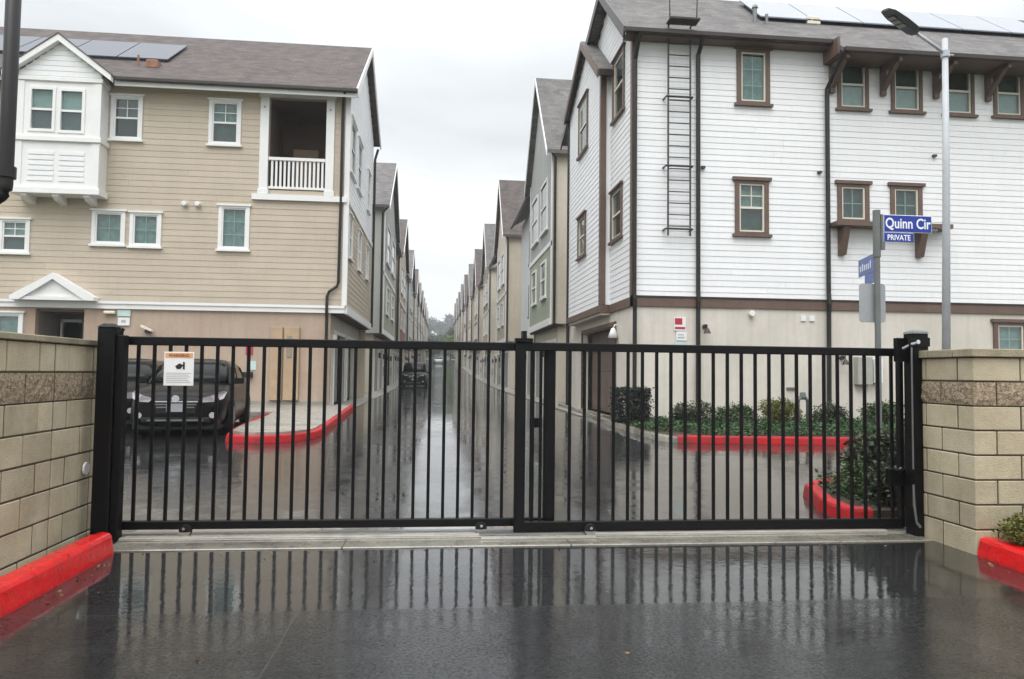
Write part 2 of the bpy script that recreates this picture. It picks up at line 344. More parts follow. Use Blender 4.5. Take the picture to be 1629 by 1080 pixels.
# parking end kerb and sidewalk by the beige house
kl = [(-4.5, 19.5), (-4.1, 15.2), (-3.98, 14.4), (-3.9, 14.0), (-3.7, 13.75), (-3.3, 13.66), (-2.9, 13.78), (-2.55, 14.1), (-2.34, 14.5), (-2.28, 15.0), (-2.34, 17), (-2.45, 20), (-2.56, 22.4), (-2.66, 24.6)]
kerb('kerb', kl, .14, .16, 'red_paint_old', 'weathered red kerb rounding the sidewalk corner by the parked black sedan')
sw = MB().prism(lambda a, b, d: (a, b, d), [(-9.6, 24.88), (-9.6, 20.75), (-4.45, 20.5), (-3.98, 15.2), (-3.82, 14.2), (-3.6, 13.9), (-3.3, 13.8), (-2.95, 13.92), (-2.66, 14.2), (-2.47, 14.6), (-2.43, 15.0), (-2.5, 17), (-2.6, 20), (-2.72, 22.4), (-2.8, 24.88)], -.05, .30)
sw.build('sidewalk', 'concrete')['kind'] = 'structure'
# bed in front of the white house
kr = [(4.55, 27), (4.42, 21.9), (4.27, 18.2), (4.31, 16), (4.36, 14.9), (4.42, 14.35), (4.52, 14.03), (4.72, 13.86)]
kerb('kerb', kr, .13, .16, 'concrete_wet', 'grey concrete kerb curving around the corner bed of the white house')
kerb('kerb', [(4.725, 13.855), (5.2, 13.78), (6, 13.70), (8.24, 13.52), (12, 13.3), (18, 13.1)], .15, .16, 'red_paint_old', 'straight red kerb in front of the planted bed of the white house')
MB().prism(lambda a, b, d: (a, b, d), [(4.57, 21.9), (4.42, 18.2), (4.46, 16), (4.51, 14.9), (4.6, 14.3), (4.8, 14.0), (6, 13.84), (8.24, 13.66), (18, 13.25), (18, 18.49), (5.1, 18.49), (5.0, 21.9)], -.05, .22).build('planting_bed', 'soil')['kind'] = 'structure'
# island just behind the gate
ki = [(12, 9.2), (5.6, 8.95), (4.95, 8.78), (4.6, 8.6), (4.4, 8.36), (4.3, 8.05), (4.08, 7.43), (4.03, 7.0), (4.12, 6.82), (4.3, 6.78)]
kerb('kerb', ki, .15, .16, 'red_paint_old', 'red kerb tip of the shrub island just behind the gate')
MB().prism(lambda a, b, d: (a, b, d), [(12, 9.05), (5.65, 8.8), (5.0, 8.64), (4.7, 8.48), (4.54, 8.28), (4.45, 8.0), (4.23, 7.4), (4.19, 7.05), (4.3, 6.95), (12, 6.85)], -.05, .11).build('planting_bed', 'soil')['kind'] = 'structure'
# concrete aprons before the garages
for nm, x0, x1 in (('garage_apron', -3.6, -2.75), ('garage_apron', 4.2, 5.15)):
    y = 24.9 if x0 < 0 else 21.0
    while y < 130:
        y1 = y + 3.0
        MB().add([(x0, y, rz(y)+.006), (x1, y, rz(y)+.006), (x1, y1-.03, rz(y1)+.006), (x0, y1-.03, rz(y1)+.006), (x0, y, rz(y)+.03), (x1, y, rz(y)+.012), (x1, y1-.03, rz(y1)+.012), (x0, y1-.03, rz(y1)+.03)],
                 [(0,3,2,1),(4,5,6,7),(0,1,5,4),(1,2,6,5),(2,3,7,6),(3,0,4,7)]).build(nm, 'concrete')['kind'] = 'structure'
        y = y1
# concrete valley strip that carries the gate track
st = MB()
for x0, x1 in ((-2.62, -.75), (-.745, 1.15), (1.155, 2.95), (2.955, 4.42)): st.box(x0, x1, 6.08, 6.37, -.05, .012)
o = st.build('gate_sill', 'concrete_wet', bevel=.006); o['kind'] = 'structure'
o = MB().box(-2.62, 4.5, 6.385, 6.95, -.05, .02).build('gate_sill', 'concrete_wet', bevel=.004); o['kind'] = 'structure'
o = MB().box(-2.62, .4, 6.40, 6.46, 0, .034).box(.4, 1.42, 6.28, 6.34, 0, .03).box(1.42, 4.2, 6.40, 6.46, 0, .034).build('track_kerb', 'concrete', bevel=.008); o['kind'] = 'structure'

# ------------------------------------------------------------------ concrete block walls
def split_block(x0, x1, y0, y1, z0, z1, face):
    b = MB(); na, nb = 7, 4; v = []; f = []
    for j in range(nb+1):
        for i in range(na+1):
            e = 0 if i in (0, na) or j in (0, nb) else random.uniform(.002, .016)
            u, w = i/na + (0 if i in (0, na) else random.uniform(-.04, .04)), j/nb
            if face == 'x+': v.append((x1 + e, y0+(y1-y0)*u, z0+(z1-z0)*w))
            elif face == 'x-': v.append((x0 - e, y0+(y1-y0)*u, z0+(z1-z0)*w))
            else: v.append((x0+(x1-x0)*u, y0 - e, z0+(z1-z0)*w))
    f = [(j*(na+1)+i, j*(na+1)+i+1, (j+1)*(na+1)+i+1, (j+1)*(na+1)+i) for j in range(nb) for i in range(na)]
    b.add(v, f); b.box(x0+.002, x1-.002, y0+.002, y1-.002, z0, z1); return b
def place_block(par, x0, x1, y0, y1, z0, z1, split=None, m='block'):
    g = .006
    j = lambda: random.uniform(-.002, .002)
    if split: b = split_block(x0+g, x1-g, y0+g, y1-g, z0+g, z1-g, split); return b.build('block', 'block_split', par)
    q = (j(), j())
    return MB().box(x0+g+q[0], x1-g+q[0], y0+g+q[1], y1-g+q[1], z0+g, z1-g).build('block', m, par, bevel=.006)
wl = thing('block_wall', 'tan concrete block wall running back to the black gate post behind the red kerb', 'wall', (-3.05, 4.5, 0))
MB().box(-3.14, -2.962, 1.2, 6.84, -.1, 1.64).build('mortar_core', 'mortar', wl)
ph = .226
for c in range(8):
    z0 = 1.64 - (8-c)*ph; z1 = z0 + ph; sp_ = 'x+' if c == 6 else None
    y = 5.97; k = 0
    ys = [6.85, 6.6, (6.18 if c % 2 else 6.41), 5.97]
    y = 5.97 - (.22 if c % 2 else .40)
    while y > 1.2: ys.append(y); y -= .42
    for a, b_ in zip(ys[:-1], ys[1:]):
        if b_ > 1.5: place_block(wl, -3.15, -2.95, b_, a, z0, z1, sp_)
y = 6.86
while y > 1.3:
    y1 = max(y-.62, 1.25); MB().box(-3.18, -2.925, y1+.004, y-.004, 1.642, 1.69).build('cap_block', 'block_cap', wl, bevel=.006); y = y1
wr = thing('block_wall', 'tan concrete block wall turning a corner to the right of the gate', 'wall', (4.53, 5.7, 0))
MB().box(4.442, 4.62, 5.60, 6.42, -.1, 1.63).box(4.622, 11.6, 5.592, 5.76, -.1, 1.63).build('mortar_core', 'mortar', wr)
ph = 1.63/8
for c in range(8):
    z0 = c*ph + (-.04 if c == 0 else 0); z1 = (c+1)*ph; sp = c == 6
    if c % 2 == 0:
        place_block(wr, 4.43, 4.64, 5.58, 5.98, z0, z1, 'y-' if sp else None)
        if sp: place_block(wr, 4.428, 4.6, 5.60, 5.98, z0, z1, 'x-')
        place_block(wr, 4.43, 4.63, 5.98, 6.40, z0, z1, 'x-' if sp else None); x = 4.64
    else:
        place_block(wr, 4.43, 4.86, 5.58, 5.78, z0, z1)
        place_block(wr, 4.43, 4.63, 5.78, 6.18, z0, z1); place_block(wr, 4.43, 4.63, 6.18, 6.40, z0, z1); x = 4.86
    while x < 11.4: place_block(wr, x, x+.42, 5.58, 5.78, z0, z1, 'y-' if sp else None); x += .42
MB().box(4.405, 4.655, 5.80, 6.11, 1.632, 1.70).build('cap_block', 'block_cap', wr, bevel=.006)
MB().box(4.405, 4.655, 6.118, 6.42, 1.632, 1.70).build('cap_block', 'block_cap', wr, bevel=.006)
x = 4.405
while x < 11.4: MB().box(x, x+.59, 5.555, 5.79, 1.632, 1.70).build('cap_block', 'block_cap', wr, bevel=.006); x += .597

# ------------------------------------------------------------------ house kit
def wallmesh(T, a0, a1, b0, b1, holes, th=.2):
    """solid wall panel with openings (cells between all edges)"""
    m = MB(); bs = sorted({b0, b1} | {min(max(h[k], b0), b1) for h in holes for k in (2, 3)})
    for z0, z1 in zip(bs[:-1], bs[1:]):
        if z1-z0 < 1e-4: continue
        zm = (z0+z1)/2; cuts = sorted([(h[0], h[1]) for h in holes if h[2] < zm < h[3]]); x = a0
        for c0, c1 in cuts:
            if c0 > x: m.tb(T, x, min(c0, a1), z0, z1, -th, 0)
            x = max(x, c1)
        if x < a1: m.tb(T, x, a1, z0, z1, -th, 0)
    return m
def siding(par, T, b0, b1, span, holes, ex, m, name='siding_board', joined=None):
    n = max(1, round((b1-b0)/ex)); ex = (b1-b0)/n
    for k in range(n):
        z0, z1 = b0+k*ex, b0+(k+1)*ex; a0, a1 = span((z0+z1)/2)
        if a1-a0 < .12: continue
        def piece(p, q, zb, zt):
            if q-p < .03: return
            if q-p > 7 and joined is None:
                k_ = p + (q-p)*random.uniform(.3, .7); piece(p, k_-.002, zb, zt); piece(k_+.002, q, zb, zt); return
            tb_ = (.018 if zb == z0 else .011) + random.uniform(-.0015, .0015)
            v = [T(p,zb,0),T(q,zb,0),T(q,zt,0),T(p,zt,0),T(p,zb,tb_),T(q,zb,tb_),T(q,zt,.007),T(p,zt,.007)]
            if joined is not None: joined.add(v, [(0,3,2,1),(4,5,6,7),(0,1,5,4),(1,2,6,5),(2,3,7,6),(3,0,4,7)]); return
            MB().add(v, [(0,3,2,1),(4,5,6,7),(0,1,5,4),(1,2,6,5),(2,3,7,6),(3,0,4,7)]).build(name, m, par)
        x = a0
        for h in sorted([h for h in holes if h[2] < z1-1e-3 and h[3] > z0+1e-3]):
            if h[1] < a0 or h[0] > a1: continue
            piece(x, min(h[0], a1), z0, z1)
            lo, hi = max(h[0], a0), min(h[1], a1)
            if h[2] > z0+.012: piece(lo, hi, z0, h[2])
            if h[3] < z1-.012: piece(lo, hi, h[3], z1)
            x = max(x, h[1])
        piece(x, a1, z0, z1)
def window(par, T, a0, a1, b0, b1, trim, sash, tw=.11, style='dh', up='pane_backing', lo='blind_grey', head=.06, lip=.05, grid=True, pr=.06, sillm=None):
    """outer trim bounds a0..a1, b0..b1; returns the opening"""
    i0, i1, j0, j1 = a0+tw, a1-tw, b0+tw, b1-tw
    w = MB().tb(T, a0, i0, b0, b1, -.02, pr).tb(T, i1, a1, b0, b1, -.02, pr).tb(T, i0, i1, j1, b1, -.02, pr-.003).tb(T, i0, i1, b0, j0, -.02, pr-.003).build('window', trim, par)
    MB().tb(T, a0-lip, a1+lip, b1-.045, b1+head-.045, -.01, pr+.04).build('head_trim', sillm or trim, w)
    MB().tb(T, a0-lip, a1+lip, b0-.02, b0+.05, -.01, pr+.05).build('sill', sillm or trim, w)
    s = .045; fr = MB().tb(T, i0, i0+s, j0, j1, -.05, pr-.03).tb(T, i1-s, i1, j0, j1, -.05, pr-.03).tb(T, i0+s, i1-s, j1-s, j1, -.05, pr-.033).tb(T, i0+s, i1-s, j0, j0+s, -.05, pr-.033)
    jm = (j0+j1)/2
    if style == 'dh': fr.tb(T, i0+s, i1-s, jm-.03, jm+.03, -.05, pr-.036)
    fr.build('sash', sash, w)
    am = (i0+i1)/2
    if style == 'dh':
        for z0, z1, bm_ in ((jm+.03, j1-s, up), (j0+s, jm-.03, lo)):
            MB().tb(T, i0+s, i1-s, z0, z1, -.012, -.006).build('pane', 'glass', w)
            MB().tb(T, i0+s-.02, i1-s+.02, z0-.02, z1+.02, -.10, -.09).build('pane_backing', bm_, w)  # pale backings are blinds, dark ones are painted in for the unlit room
        if grid:
            MB().tb(T, am-.012, am+.012, jm+.03, j1-s, -.02, .004).tb(T, i0+s, i1-s, (jm+j1)/2-.012, (jm+j1)/2+.012, -.021, .002).build('muntin', sash, w)
    else:
        MB().tb(T, i0+s, i1-s, j0+s, j1-s, -.012, -.006).build('pane', 'glass', w)
        MB().tb(T, i0+s-.02, i1-s+.02, j0+s-.02, j1-s+.02, -.10, -.09).build('pane_backing', up, w)
        if grid:
            g = MB().tb(T, am-.011, am+.011, j0+s, j1-s, -.03, -.014)
            for q in (1/3, 2/3) if b1-b0 > 1.3 else (.5,): g.tb(T, i0+s, am-.011, j0+(j1-j0)*q-.011, j0+(j1-j0)*q+.011, -.03, -.015).tb(T, am+.011, i1-s, j0+(j1-j0)*q-.011, j0+(j1-j0)*q+.011, -.03, -.015)
            g.build('muntin', 'muntin_teal', w)
    return (i0, i1, j0, j1)
def hole(a0, a1, b0, b1, tw=.11): return (a0+tw-.005, a1-tw+.005, b0+tw-.005, b1-tw+.005)
def slab_roof(T, prof, d0, d1, th=.14):
    """roof slab: prof is the upper line [(a,b)...], extruded d0..d1"""
    lo = [(a, b-th) for a, b in prof]; return MB().prism(T, list(prof) + lo[::-1], d0, d1)
def downspout(par, pts, r=.05, m='dark_metal'):
    return MB().tube(pts, r, 8).build('downspout', m, par)
def garage(par, T, a0, a1, b0, b1, m, trim, rec=.25):
    d = MB().tb(T, a0-.12, a0, b0, b1+.12, -.02, .03).tb(T, a1, a1+.12, b0, b1+.12, -.02, .03).tb(T, a0, a1, b1, b1+.12, -.02, .028).build('garage_door', trim, par)
    n = 4; h = (b1-b0)/n
    for k in range(n):
        z0 = b0+k*h; nc = 4; wd = (a1-a0)/nc
        q = MB().tb(T, a0, a1, z0+.006, z0+h-.006, -rec-.04, -rec)
        for i in range(nc): q.tb(T, a0+i*wd+.12, a0+(i+1)*wd-.12, z0+.1, z0+h-.1, -rec, -rec+.015)
        q.build('door_panel', m, d)
    MB().tb(T, a0-.02, a1+.02, b0, b1+.02, -rec-.12, -rec-.06).build('door_back', 'room_dark', d)
    return d
# ------------------------------------------------------------------ beige house on the left
H1 = thing('townhouse', 'beige clapboard townhouse with white bay window and recessed corner balcony', 'house', (-10, 24.9, .2), 'townhouses along the alley')
YL = 24.9; TF = T_front(YL); XE = -3.13; TE = T_east(XE)
fw_ = dict(trim='white_trim', sash='white_trim')
wins = [(-10.90,-9.89,8.99,10.55,'dh','blind_grey','room_dark'), (-7.76,-6.71,8.96,10.56,'dh','curtain','drape_dark'),
        (-14.21,-13.26,5.12,6.30,'dh','pane_backing','blind_grey'), (-11.36,-10.31,5.47,6.67,'fx','curtain',None), (-10.17,-9.17,5.44,6.65,'fx','curtain',None), (-7.35,-6.34,5.42,6.98,'fx','curtain',None),
        (-17.6,-16.6,8.98,10.55,'dh','pane_backing','blind_grey'), (-17.4,-16.4,5.4,6.6,'fx','curtain',None)]
balc = (-5.79, -3.89, 7.54, 10.71)
hs = [hole(*w[:4]) for w in wins] + [balc]
up_w = wallmesh(TF, -22, XE, 3.65, 10.95, hs).build('wall', 'beige_siding', H1)
siding(up_w, TF, 3.66, 10.93, lambda z: (-22, XE-.06), [(h[0]-.05, h[1]+.05, h[2]-.05, h[3]+.05) for h in hs[:-1]] + [(-6.08, -3.61, 7.37, 10.93)], .2, 'beige_siding')
siding(up_w, TF, 7.37, 10.93, lambda z: (-3.6, XE-.06), [], .2, 'beige_siding')
for w in wins: window(H1, TF, *w[:4], 'white_trim', 'white_trim', style=w[4], up=w[5], lo=w[6] or 'pane_backing', grid=True)
# balcony recess
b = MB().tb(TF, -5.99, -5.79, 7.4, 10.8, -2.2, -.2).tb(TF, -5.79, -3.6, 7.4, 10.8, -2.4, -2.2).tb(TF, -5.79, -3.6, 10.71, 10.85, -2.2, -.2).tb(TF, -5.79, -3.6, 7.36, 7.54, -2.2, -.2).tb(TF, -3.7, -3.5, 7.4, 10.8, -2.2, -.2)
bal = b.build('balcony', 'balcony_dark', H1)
MB().tb(TF, -5.4, -4.5, 7.56, 9.6, -2.195, -2.14).build('balcony_door', 'panel_tan', bal)
MB().tb(TF, -4.2, -3.92, 9.0, 9.25, -2.19, -2.08).tube([(-4.06, 27.0, 9.6), (-4.06, 26.9, 9.9)], .03).build('balcony_lamp', 'door_tan', bal)
for a0, a1 in ((-6.08, -5.79), (-3.89, -3.61)):
    p = MB().tb(TF, a0, a1, 7.37, 10.88, -.05, .08).tb(TF, a0-.04, a1+.04, 10.7, 10.86, -.02, .11).tb(TF, a0-.03, a1+.03, 7.38, 7.56, -.02, .10).build('balcony_post', 'white_trim', H1, bevel=.01)
    MB().ring(((a0+a1)/2, YL-.085, 10.35), 'y', .035, .03, .02, 12).build('rosette', 'sign_back', p)
MB().tb(TF, -5.79, -3.89, 10.71, 10.88, -.04, .07).build('balcony_header', 'white_trim', H1)
rl = MB().tb(TF, -5.78, -3.9, 8.55, 8.66, -.08, .05).build('handrail', 'white_trim', H1, bevel=.01)
MB().tb(TF, -5.78, -3.9, 7.58, 7.66, -.06, .03).build('bottom_rail', 'white_trim', rl)
pk = MB().box(-.035, .035, -.025, .025, 7.66, 8.55).build('baluster', 'white_trim', rl); pk.location = (-5.66, YL+.01, 0)
for k in range(1, 13):
    q = pk.copy(); COL.objects.link(q); q.location = (-5.66+k*.139, YL+.01, 0)
MB().tb(TF, -6.28, XE-.02, 7.18, 7.37, -.01, .12).build('trim_ledge', 'white_trim', H1)
# bay window
YB = 24.3; TB = T_front(YB)
bayh = [(-13.07,-12.43,9.1,10.38), (-12.17,-11.53,9.08,10.36)]
b = wallmesh(TB, -13.5, -10.97, 7.1, 10.95, bayh, .12); b.box(-13.5, -13.4, YB+.12, YL, 7.1, 10.95).box(-11.07, -10.97, YB+.12, YL, 7.1, 10.95).box(-13.4, -11.07, YB+.12, YL, 7.1, 7.2)
b.prism(TB, [(-13.5, 10.95), (-10.97, 10.95), (-12.25, 11.95)], -.12, 0)
bay = b.build('bay', 'white_trim', H1)
for z0, z1, d in ((7.0, 7.2, .09), (8.70, 8.86, .08), (10.66, 10.80, .06)): MB().tb(TB, -13.5-d, -10.97+d, z0, z1, -.55, d).build('bay_trim', 'white_trim', bay, bevel=.012)
for a0, a1 in ((-13.52, -13.30), (-11.17, -10.95)): MB().tb(TB, a0, a1, 7.21, 10.65, -.1, .03).build('corner_board', 'white_trim', bay)
for z in np.arange(10.84, 11.75, .17):
    hw = 1.2*(11.95-z-.08)/1.0
    if hw > .1: MB().tb(TB, -12.25-hw, -12.23+hw, z, z+.15, 0, .02).build('gable_board', 'white_siding', bay)
for k, h in enumerate(bayh):
    w = MB().tb(TB, h[0]-.09, h[0], h[2]-.09, h[3]+.09, 0, .035).tb(TB, h[1], h[1]+.09, h[2]-.09, h[3]+.09, 0, .035).tb(TB, h[0], h[1], h[3], h[3]+.09, 0, .034).tb(TB, h[0], h[1], h[2]-.09, h[2], 0, .034).tb(TB, h[0], h[1], (h[2]+h[3])/2-.035, (h[2]+h[3])/2+.035, -.06, .01).build('bay_window', 'white_trim', bay)
    for z0, z1, m_ in ((h[2], (h[2]+h[3])/2-.035, 'blind_grey'), ((h[2]+h[3])/2+.035, h[3], 'pane_backing')):
        MB().tb(TB, h[0], h[1], z0, z1, -.045, -.04).build('bay_pane', 'glass', bay)
        MB().tb(TB, h[0]-.01, h[1]+.01, z0, z1, -.115, -.105).build('bay_blind', m_, bay)
for a0, a1 in ((-13.1, -12.33), (-12.17, -11.4)):
    for k in range(6): MB().tb(TB, a0, a1, 7.42+k*.17, 7.53+k*.17, 0, .022).build('louvre', 'white_siding', bay)
for x in (-13.2, -12.25, -11.3): MB().prism(T_west(x+.09), [(YL, 6.75), (YL, 7.0), (YB-.02, 7.0), (YB-.02, 6.93), (YB+.12, 6.83)], 0, .18).build('bracket', 'white_trim', bay)
for s_ in (-1, 1):
    pr_ = [(-12.25, 12.15), (-12.25+s_*1.65, 10.90)]
    MB().prism(TB, [(pr_[0][0], pr_[0][1]), (pr_[1][0], pr_[1][1]), (pr_[1][0], pr_[1][1]-.2), (pr_[0][0], pr_[0][1]-.22)], .02, .22).build('rake_board', 'white_trim', bay)
    MB().prism(TB, [(-12.25, 12.19), (-12.25+s_*1.68, 10.92), (-12.25+s_*1.68, 10.88), (-12.25, 12.15)], -2.2, .24).build('bay_roof', 'roof_brown', bay)
# alley gable face
zE = 10.95; RIDG = (29.4, 14.45); REAR = (34.2, 12.1)
def spL(z):
    a0 = YL+.08 if z < zE else YL + (z-zE)/(RIDG[1]-zE)*(RIDG[0]-YL)
    a1 = 33.9 if z < 12.2 else 33.9 - (z-12.2)/(RIDG[1]-12.2)*(33.9-RIDG[0])
    return a0, a1
aw = [(25.15,26.75,8.35,10.35), (27.4,28.9,8.35,10.35), (25.25,26.2,5.35,6.95), (28.2,29.2,5.35,6.95), (31.3,32.4,8.4,10.2), (31.3,32.3,5.4,6.9)]
ah = [hole(*w) for w in aw]
ew = wallmesh(TE, YL+.2, 33.9, 3.65, zE, ah); ew.prism(TE, [(YL, zE), (33.9, zE), (33.9, 12.2), RIDG], -.2, 0)
ewo = ew.build('alley_wall', 'beige_siding', H1)
jc = MB(); siding(ewo, TE, 3.66, 7.2, lambda z: (YL+.09, 33.9), [(h[0]-.05,h[1]+.05,h[2]-.05,h[3]+.05) for h in ah], .2, 'beige_siding', joined=jc); jc.build('alley_siding', 'beige_siding', ewo)['kind'] = 'stuff'
siding(ewo, TE, 7.4, 14.3, spL, [(h[0]-.05,h[1]+.05,h[2]-.05,h[3]+.05) for h in ah], .2, 'white_siding', joined=(jb := MB()))
jb.build('gable_siding', 'white_siding', ewo)['kind'] = 'stuff'
for w in aw: window(H1, TE, *w, 'white_trim', 'white_trim', style='dh', up='drape_dark', lo='room_dark', grid=False)
MB().tb(TE, YL, 33.9, 7.2, 7.4, 0, .06).tb(TE, YL, 34.0, 3.38, 3.65, -.02, .07).build('alley_trim', 'white_trim', H1)
MB().box(XE-.01, XE+.05, YL-.05, YL+.09, 3.66, 10.9).box(XE-.12, XE-.01, YL-.05, YL, 3.66, 10.9).build('corner_board', 'white_trim', H1)
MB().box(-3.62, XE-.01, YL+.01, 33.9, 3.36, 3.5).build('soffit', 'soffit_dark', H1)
# ground floor
ent = (-13.0, -11.5, .2, 3.36)
gh = [(-14.1, -13.45, 2.5, 3.15), ent]
MB().box(-22, -21.8, YL+.2, 33.9, .1, 10.9).box(-21.8, -3.3, 33.7, 33.9, .1, 12).build('rear_wall', 'beige_siding', H1)
lw = wallmesh(TF, -22, -3.6, .1, 3.4, gh).build('ground_floor_wall', 'peach_stucco', H1)
lo2 = wallmesh(T_east(-3.6), YL+.2, 33.9, .1, 3.36, [(25.9,28.7,.1,2.75), (29.6,32.4,.1,2.75)]).build('alley_ground_wall', 'cream_stucco', H1)
garage(H1, T_east(-3.6), 25.9, 28.7, .27, 2.75, 'garage_grey', 'white_trim'); garage(H1, T_east(-3.6), 29.6, 32.4, .27, 2.75, 'garage_grey', 'white_trim')
MB().tb(TF, -22, XE, 3.40, 3.65, -.02, .09).tb(TF, -22, XE, 3.56, 3.65, -.02, .13).build('belt_trim', 'white_trim', H1)
MB().tb(TF, -22, -3.58, .1, .42, -.02, .02).build('plinth', 'concrete', H1)
e_ = MB().tb(TF, ent[0]-.2, ent[0], .2, 3.36, -1.6, -.2).tb(TF, ent[1], ent[1]+.2, .2, 3.36, -1.6, -.2).tb(TF, ent[0], ent[1], .2, 3.4, -1.8, -1.6).tb(TF, ent[0], ent[1], 3.3, 3.42, -1.6, -.2).build('entry', 'door_tan', H1)
MB().tb(TF, -12.85, -12.3, .25, 3.0, -1.6, -1.52).build('sidelight', 'car_glass', e_); MB().tb(TF, -12.2, -11.6, .25, 3.05, -1.6, -1.5).build('door', 'door_tan', e_); MB().tb(TF, -12.05, -11.65, 2.0, 2.95, -1.5, -1.48).build('door_light', 'car_glass', e_)
MB().tb(TF, -12.95, -12.88, .25, 3.1, -1.6, -1.48).tb(TF, -12.95, -12.25, 3.03, 3.12, -1.6, -1.48).build('door_casing', 'white_trim', e_)
window(H1, TF, -15.1, -13.35, 2.0, 3.25, 'white_trim', 'white_trim', style='fx', up='curtain', grid=False)
# pediment
pd = MB().prism(TF, [(-13.35, 3.74), (-11.30, 3.74), (-12.32, 4.34)], .02, .30).build('pediment', 'white_trim', H1)
for s_ in (-1, 1): MB().prism(TF, [(-12.32, 4.50), (-12.32+s_*1.28, 3.74), (-12.32+s_*1.28, 3.62), (-12.32+s_*1.0, 3.62), (-12.32, 4.30)], .02, .42).build('pediment_rake', 'white_trim', pd)
MB().tb(TF, -13.32, -11.32, 3.62, 3.73, .0, .38).build('pediment_base', 'white_trim', pd)
# roof
for nm, pr_ in (('roof', [(YL-.55, 10.93), RIDG, REAR]),):
    p3 = [(pr_[0][0], pr_[0][1]+.05), (pr_[1][0], pr_[1][1]+.2), (pr_[2][0]+.1, pr_[2][1]+.1)]
    lo = [(a, b_-.12) for a, b_ in p3]
    rf = MB().prism(T_east(-22.4), p3 + lo[::-1], 0, 22.4+XE+.28).build('roof', 'roof_brown', H1)
MB().prism(T_east(XE+.28), [(YL-.57, 10.96), (29.4, 14.64), (29.4, 14.40), (YL-.45, 10.72)], 0, .05).prism(T_east(XE+.28), [(29.4, 14.64), (34.35, 12.2), (34.35, 11.97), (29.4, 14.40)], 0, .05).build('rake_board', 'white_trim', H1)
MB().box(-10.55, XE+.33, YL-.68, YL-.555, 10.80, 10.93).box(-22.4, -13.95, YL-.68, YL-.555, 10.80, 10.93).build('gutter', 'gutter_brown', H1, bevel=.02)
MB().box(-10.6, XE+.3, YL-.54, YL-.50, 10.66, 10.85).box(-10.6, XE+.3, YL-.50, YL, 10.84, 10.88).box(-22.4, -13.9, YL-.54, YL-.50, 10.66, 10.85).build('fascia', 'white_trim', H1)
sl_ = (RIDG[1]+.15-10.98)/(29.4-24.35); rn = math.sqrt(1+sl_*sl_)
def roofpt(y): return 10.98 + (y-24.35)*sl_
for k in range(5):
    x1 = -9.55 - k*1.72; x0 = x1 - 1.68
    ys_ = (25.95, 27.85)
    q = MB().add([(x0, ys_[0], roofpt(ys_[0])+.12), (x1, ys_[0], roofpt(ys_[0])+.12), (x1, ys_[1], roofpt(ys_[1])+.12), (x0, ys_[1], roofpt(ys_[1])+.12),
              (x0, ys_[0], roofpt(ys_[0])+.16), (x1, ys_[0], roofpt(ys_[0])+.16), (x1, ys_[1], roofpt(ys_[1])+.16), (x0, ys_[1], roofpt(ys_[1])+.16)],
             [(0,3,2,1),(4,5,6,7),(0,1,5,4),(1,2,6,5),(2,3,7,6),(3,0,4,7)]).build('solar_panel', 'solar', rf)
MB().box(-16, -9.7, 26.0, 26.05, roofpt(26)-.05, roofpt(26)+.11).box(-16, -9.7, 27.6, 27.65, roofpt(27.6)-.05, roofpt(27.6)+.11).build('panel_rail', 'solar_frame', rf)
MB().tube([(-10.35, 25.5, roofpt(25.5)-.1), (-10.35, 25.5, roofpt(25.5)+.38)], .04, 8).build('vent_pipe', 'terracotta', rf)
MB().box(-10.05, -9.65, 25.35, 25.75, roofpt(25.5)-.1, roofpt(25.5)+.2).build('roof_vent', 'terracotta', rf, bevel=.03)
# drain pipe with its jog
downspout(H1, [(-3.22, YL-.6, 10.82), (-3.30, YL-.3, 10.7), (-3.34, YL-.1, 10.5), (-3.34, YL-.1, 7.4), (-3.36, YL-.1, 4.45), (-3.42, YL-.1, 4.3), (-3.66, YL-.12, 4.12), (-3.72, YL-.12, 3.95), (-3.72, YL-.16, 3.5), (-3.72, YL-.1, 3.2), (-3.72, YL-.1, .4)], .05)
downspout(H1, [(XE+.2, 34.15, 11.9), (XE+.08, 34.05, 11.4), (XE+.08, 34.0, 3.5)], .06)
# fittings on the walls
for x in (-8.44, -8.02): MB().ring((x, YL-.09, 6.95), 'y', .08, .10, .16, 14).build('dryer_vent', 'white_trim', H1, bevel=.01)
MB().tb(TF, -10.45, -10.04, 3.16, 3.38, .03, .05).build('notice_plate', 'sign_teal', H1); MB().tb(TF, -10.43, -10.06, 2.86, 3.12, .03, .05).build('notice_plate', 'sign_white', H1)
MB().tb(TF, -10.32, -10.18, 2.95, 3.04, .05, .053).build('notice_print', 'print_grey', H1)
MB().tb(TF, -10.85, -10.50, 3.22, 3.32, 0, .16).build('wall_light', 'vinyl_cream', H1, bevel=.02)
fl = MB().tb(TF, -9.55, -9.38, 2.62, 2.74, 0, .12).build('flood_light', 'gutter_brown', H1); MB().add([TF(-9.62,2.80,.1),TF(-9.28,2.66,.1),TF(-9.28,2.72,.1),TF(-9.62,2.88,.1),TF(-9.62,2.80,.3),TF(-9.28,2.66,.3),TF(-9.28,2.72,.3),TF(-9.62,2.88,.3)], [(0,3,2,1),(4,5,6,7),(0,1,5,4),(1,2,6,5),(2,3,7,6),(3,0,4,7)]).build('light_hood', 'vinyl_cream', fl)
for a0, a1, b0, b1, m_ in ((-5.55,-5.15,.45,2.9,'panel_tan'), (-5.1,-4.6,.45,2.9,'panel_tan')): MB().tb(TF, a0, a1, b0, b1, 0, .10).build('utility_door', m_, H1, bevel=.01)
MB().tb(TF, -5.0, -4.85, 1.9, 2.6, .10, .13).build('door_grille', 'door_tan', H1)
MB().tb(TF, -6.35, -6.12, 1.95, 2.25, .0, .02).build('warning_plate', 'print_red', H1); MB().tb(TF, -6.3, -6.0, 1.45, 1.75, .0, .02).build('notice_plate', 'sign_teal', H1)
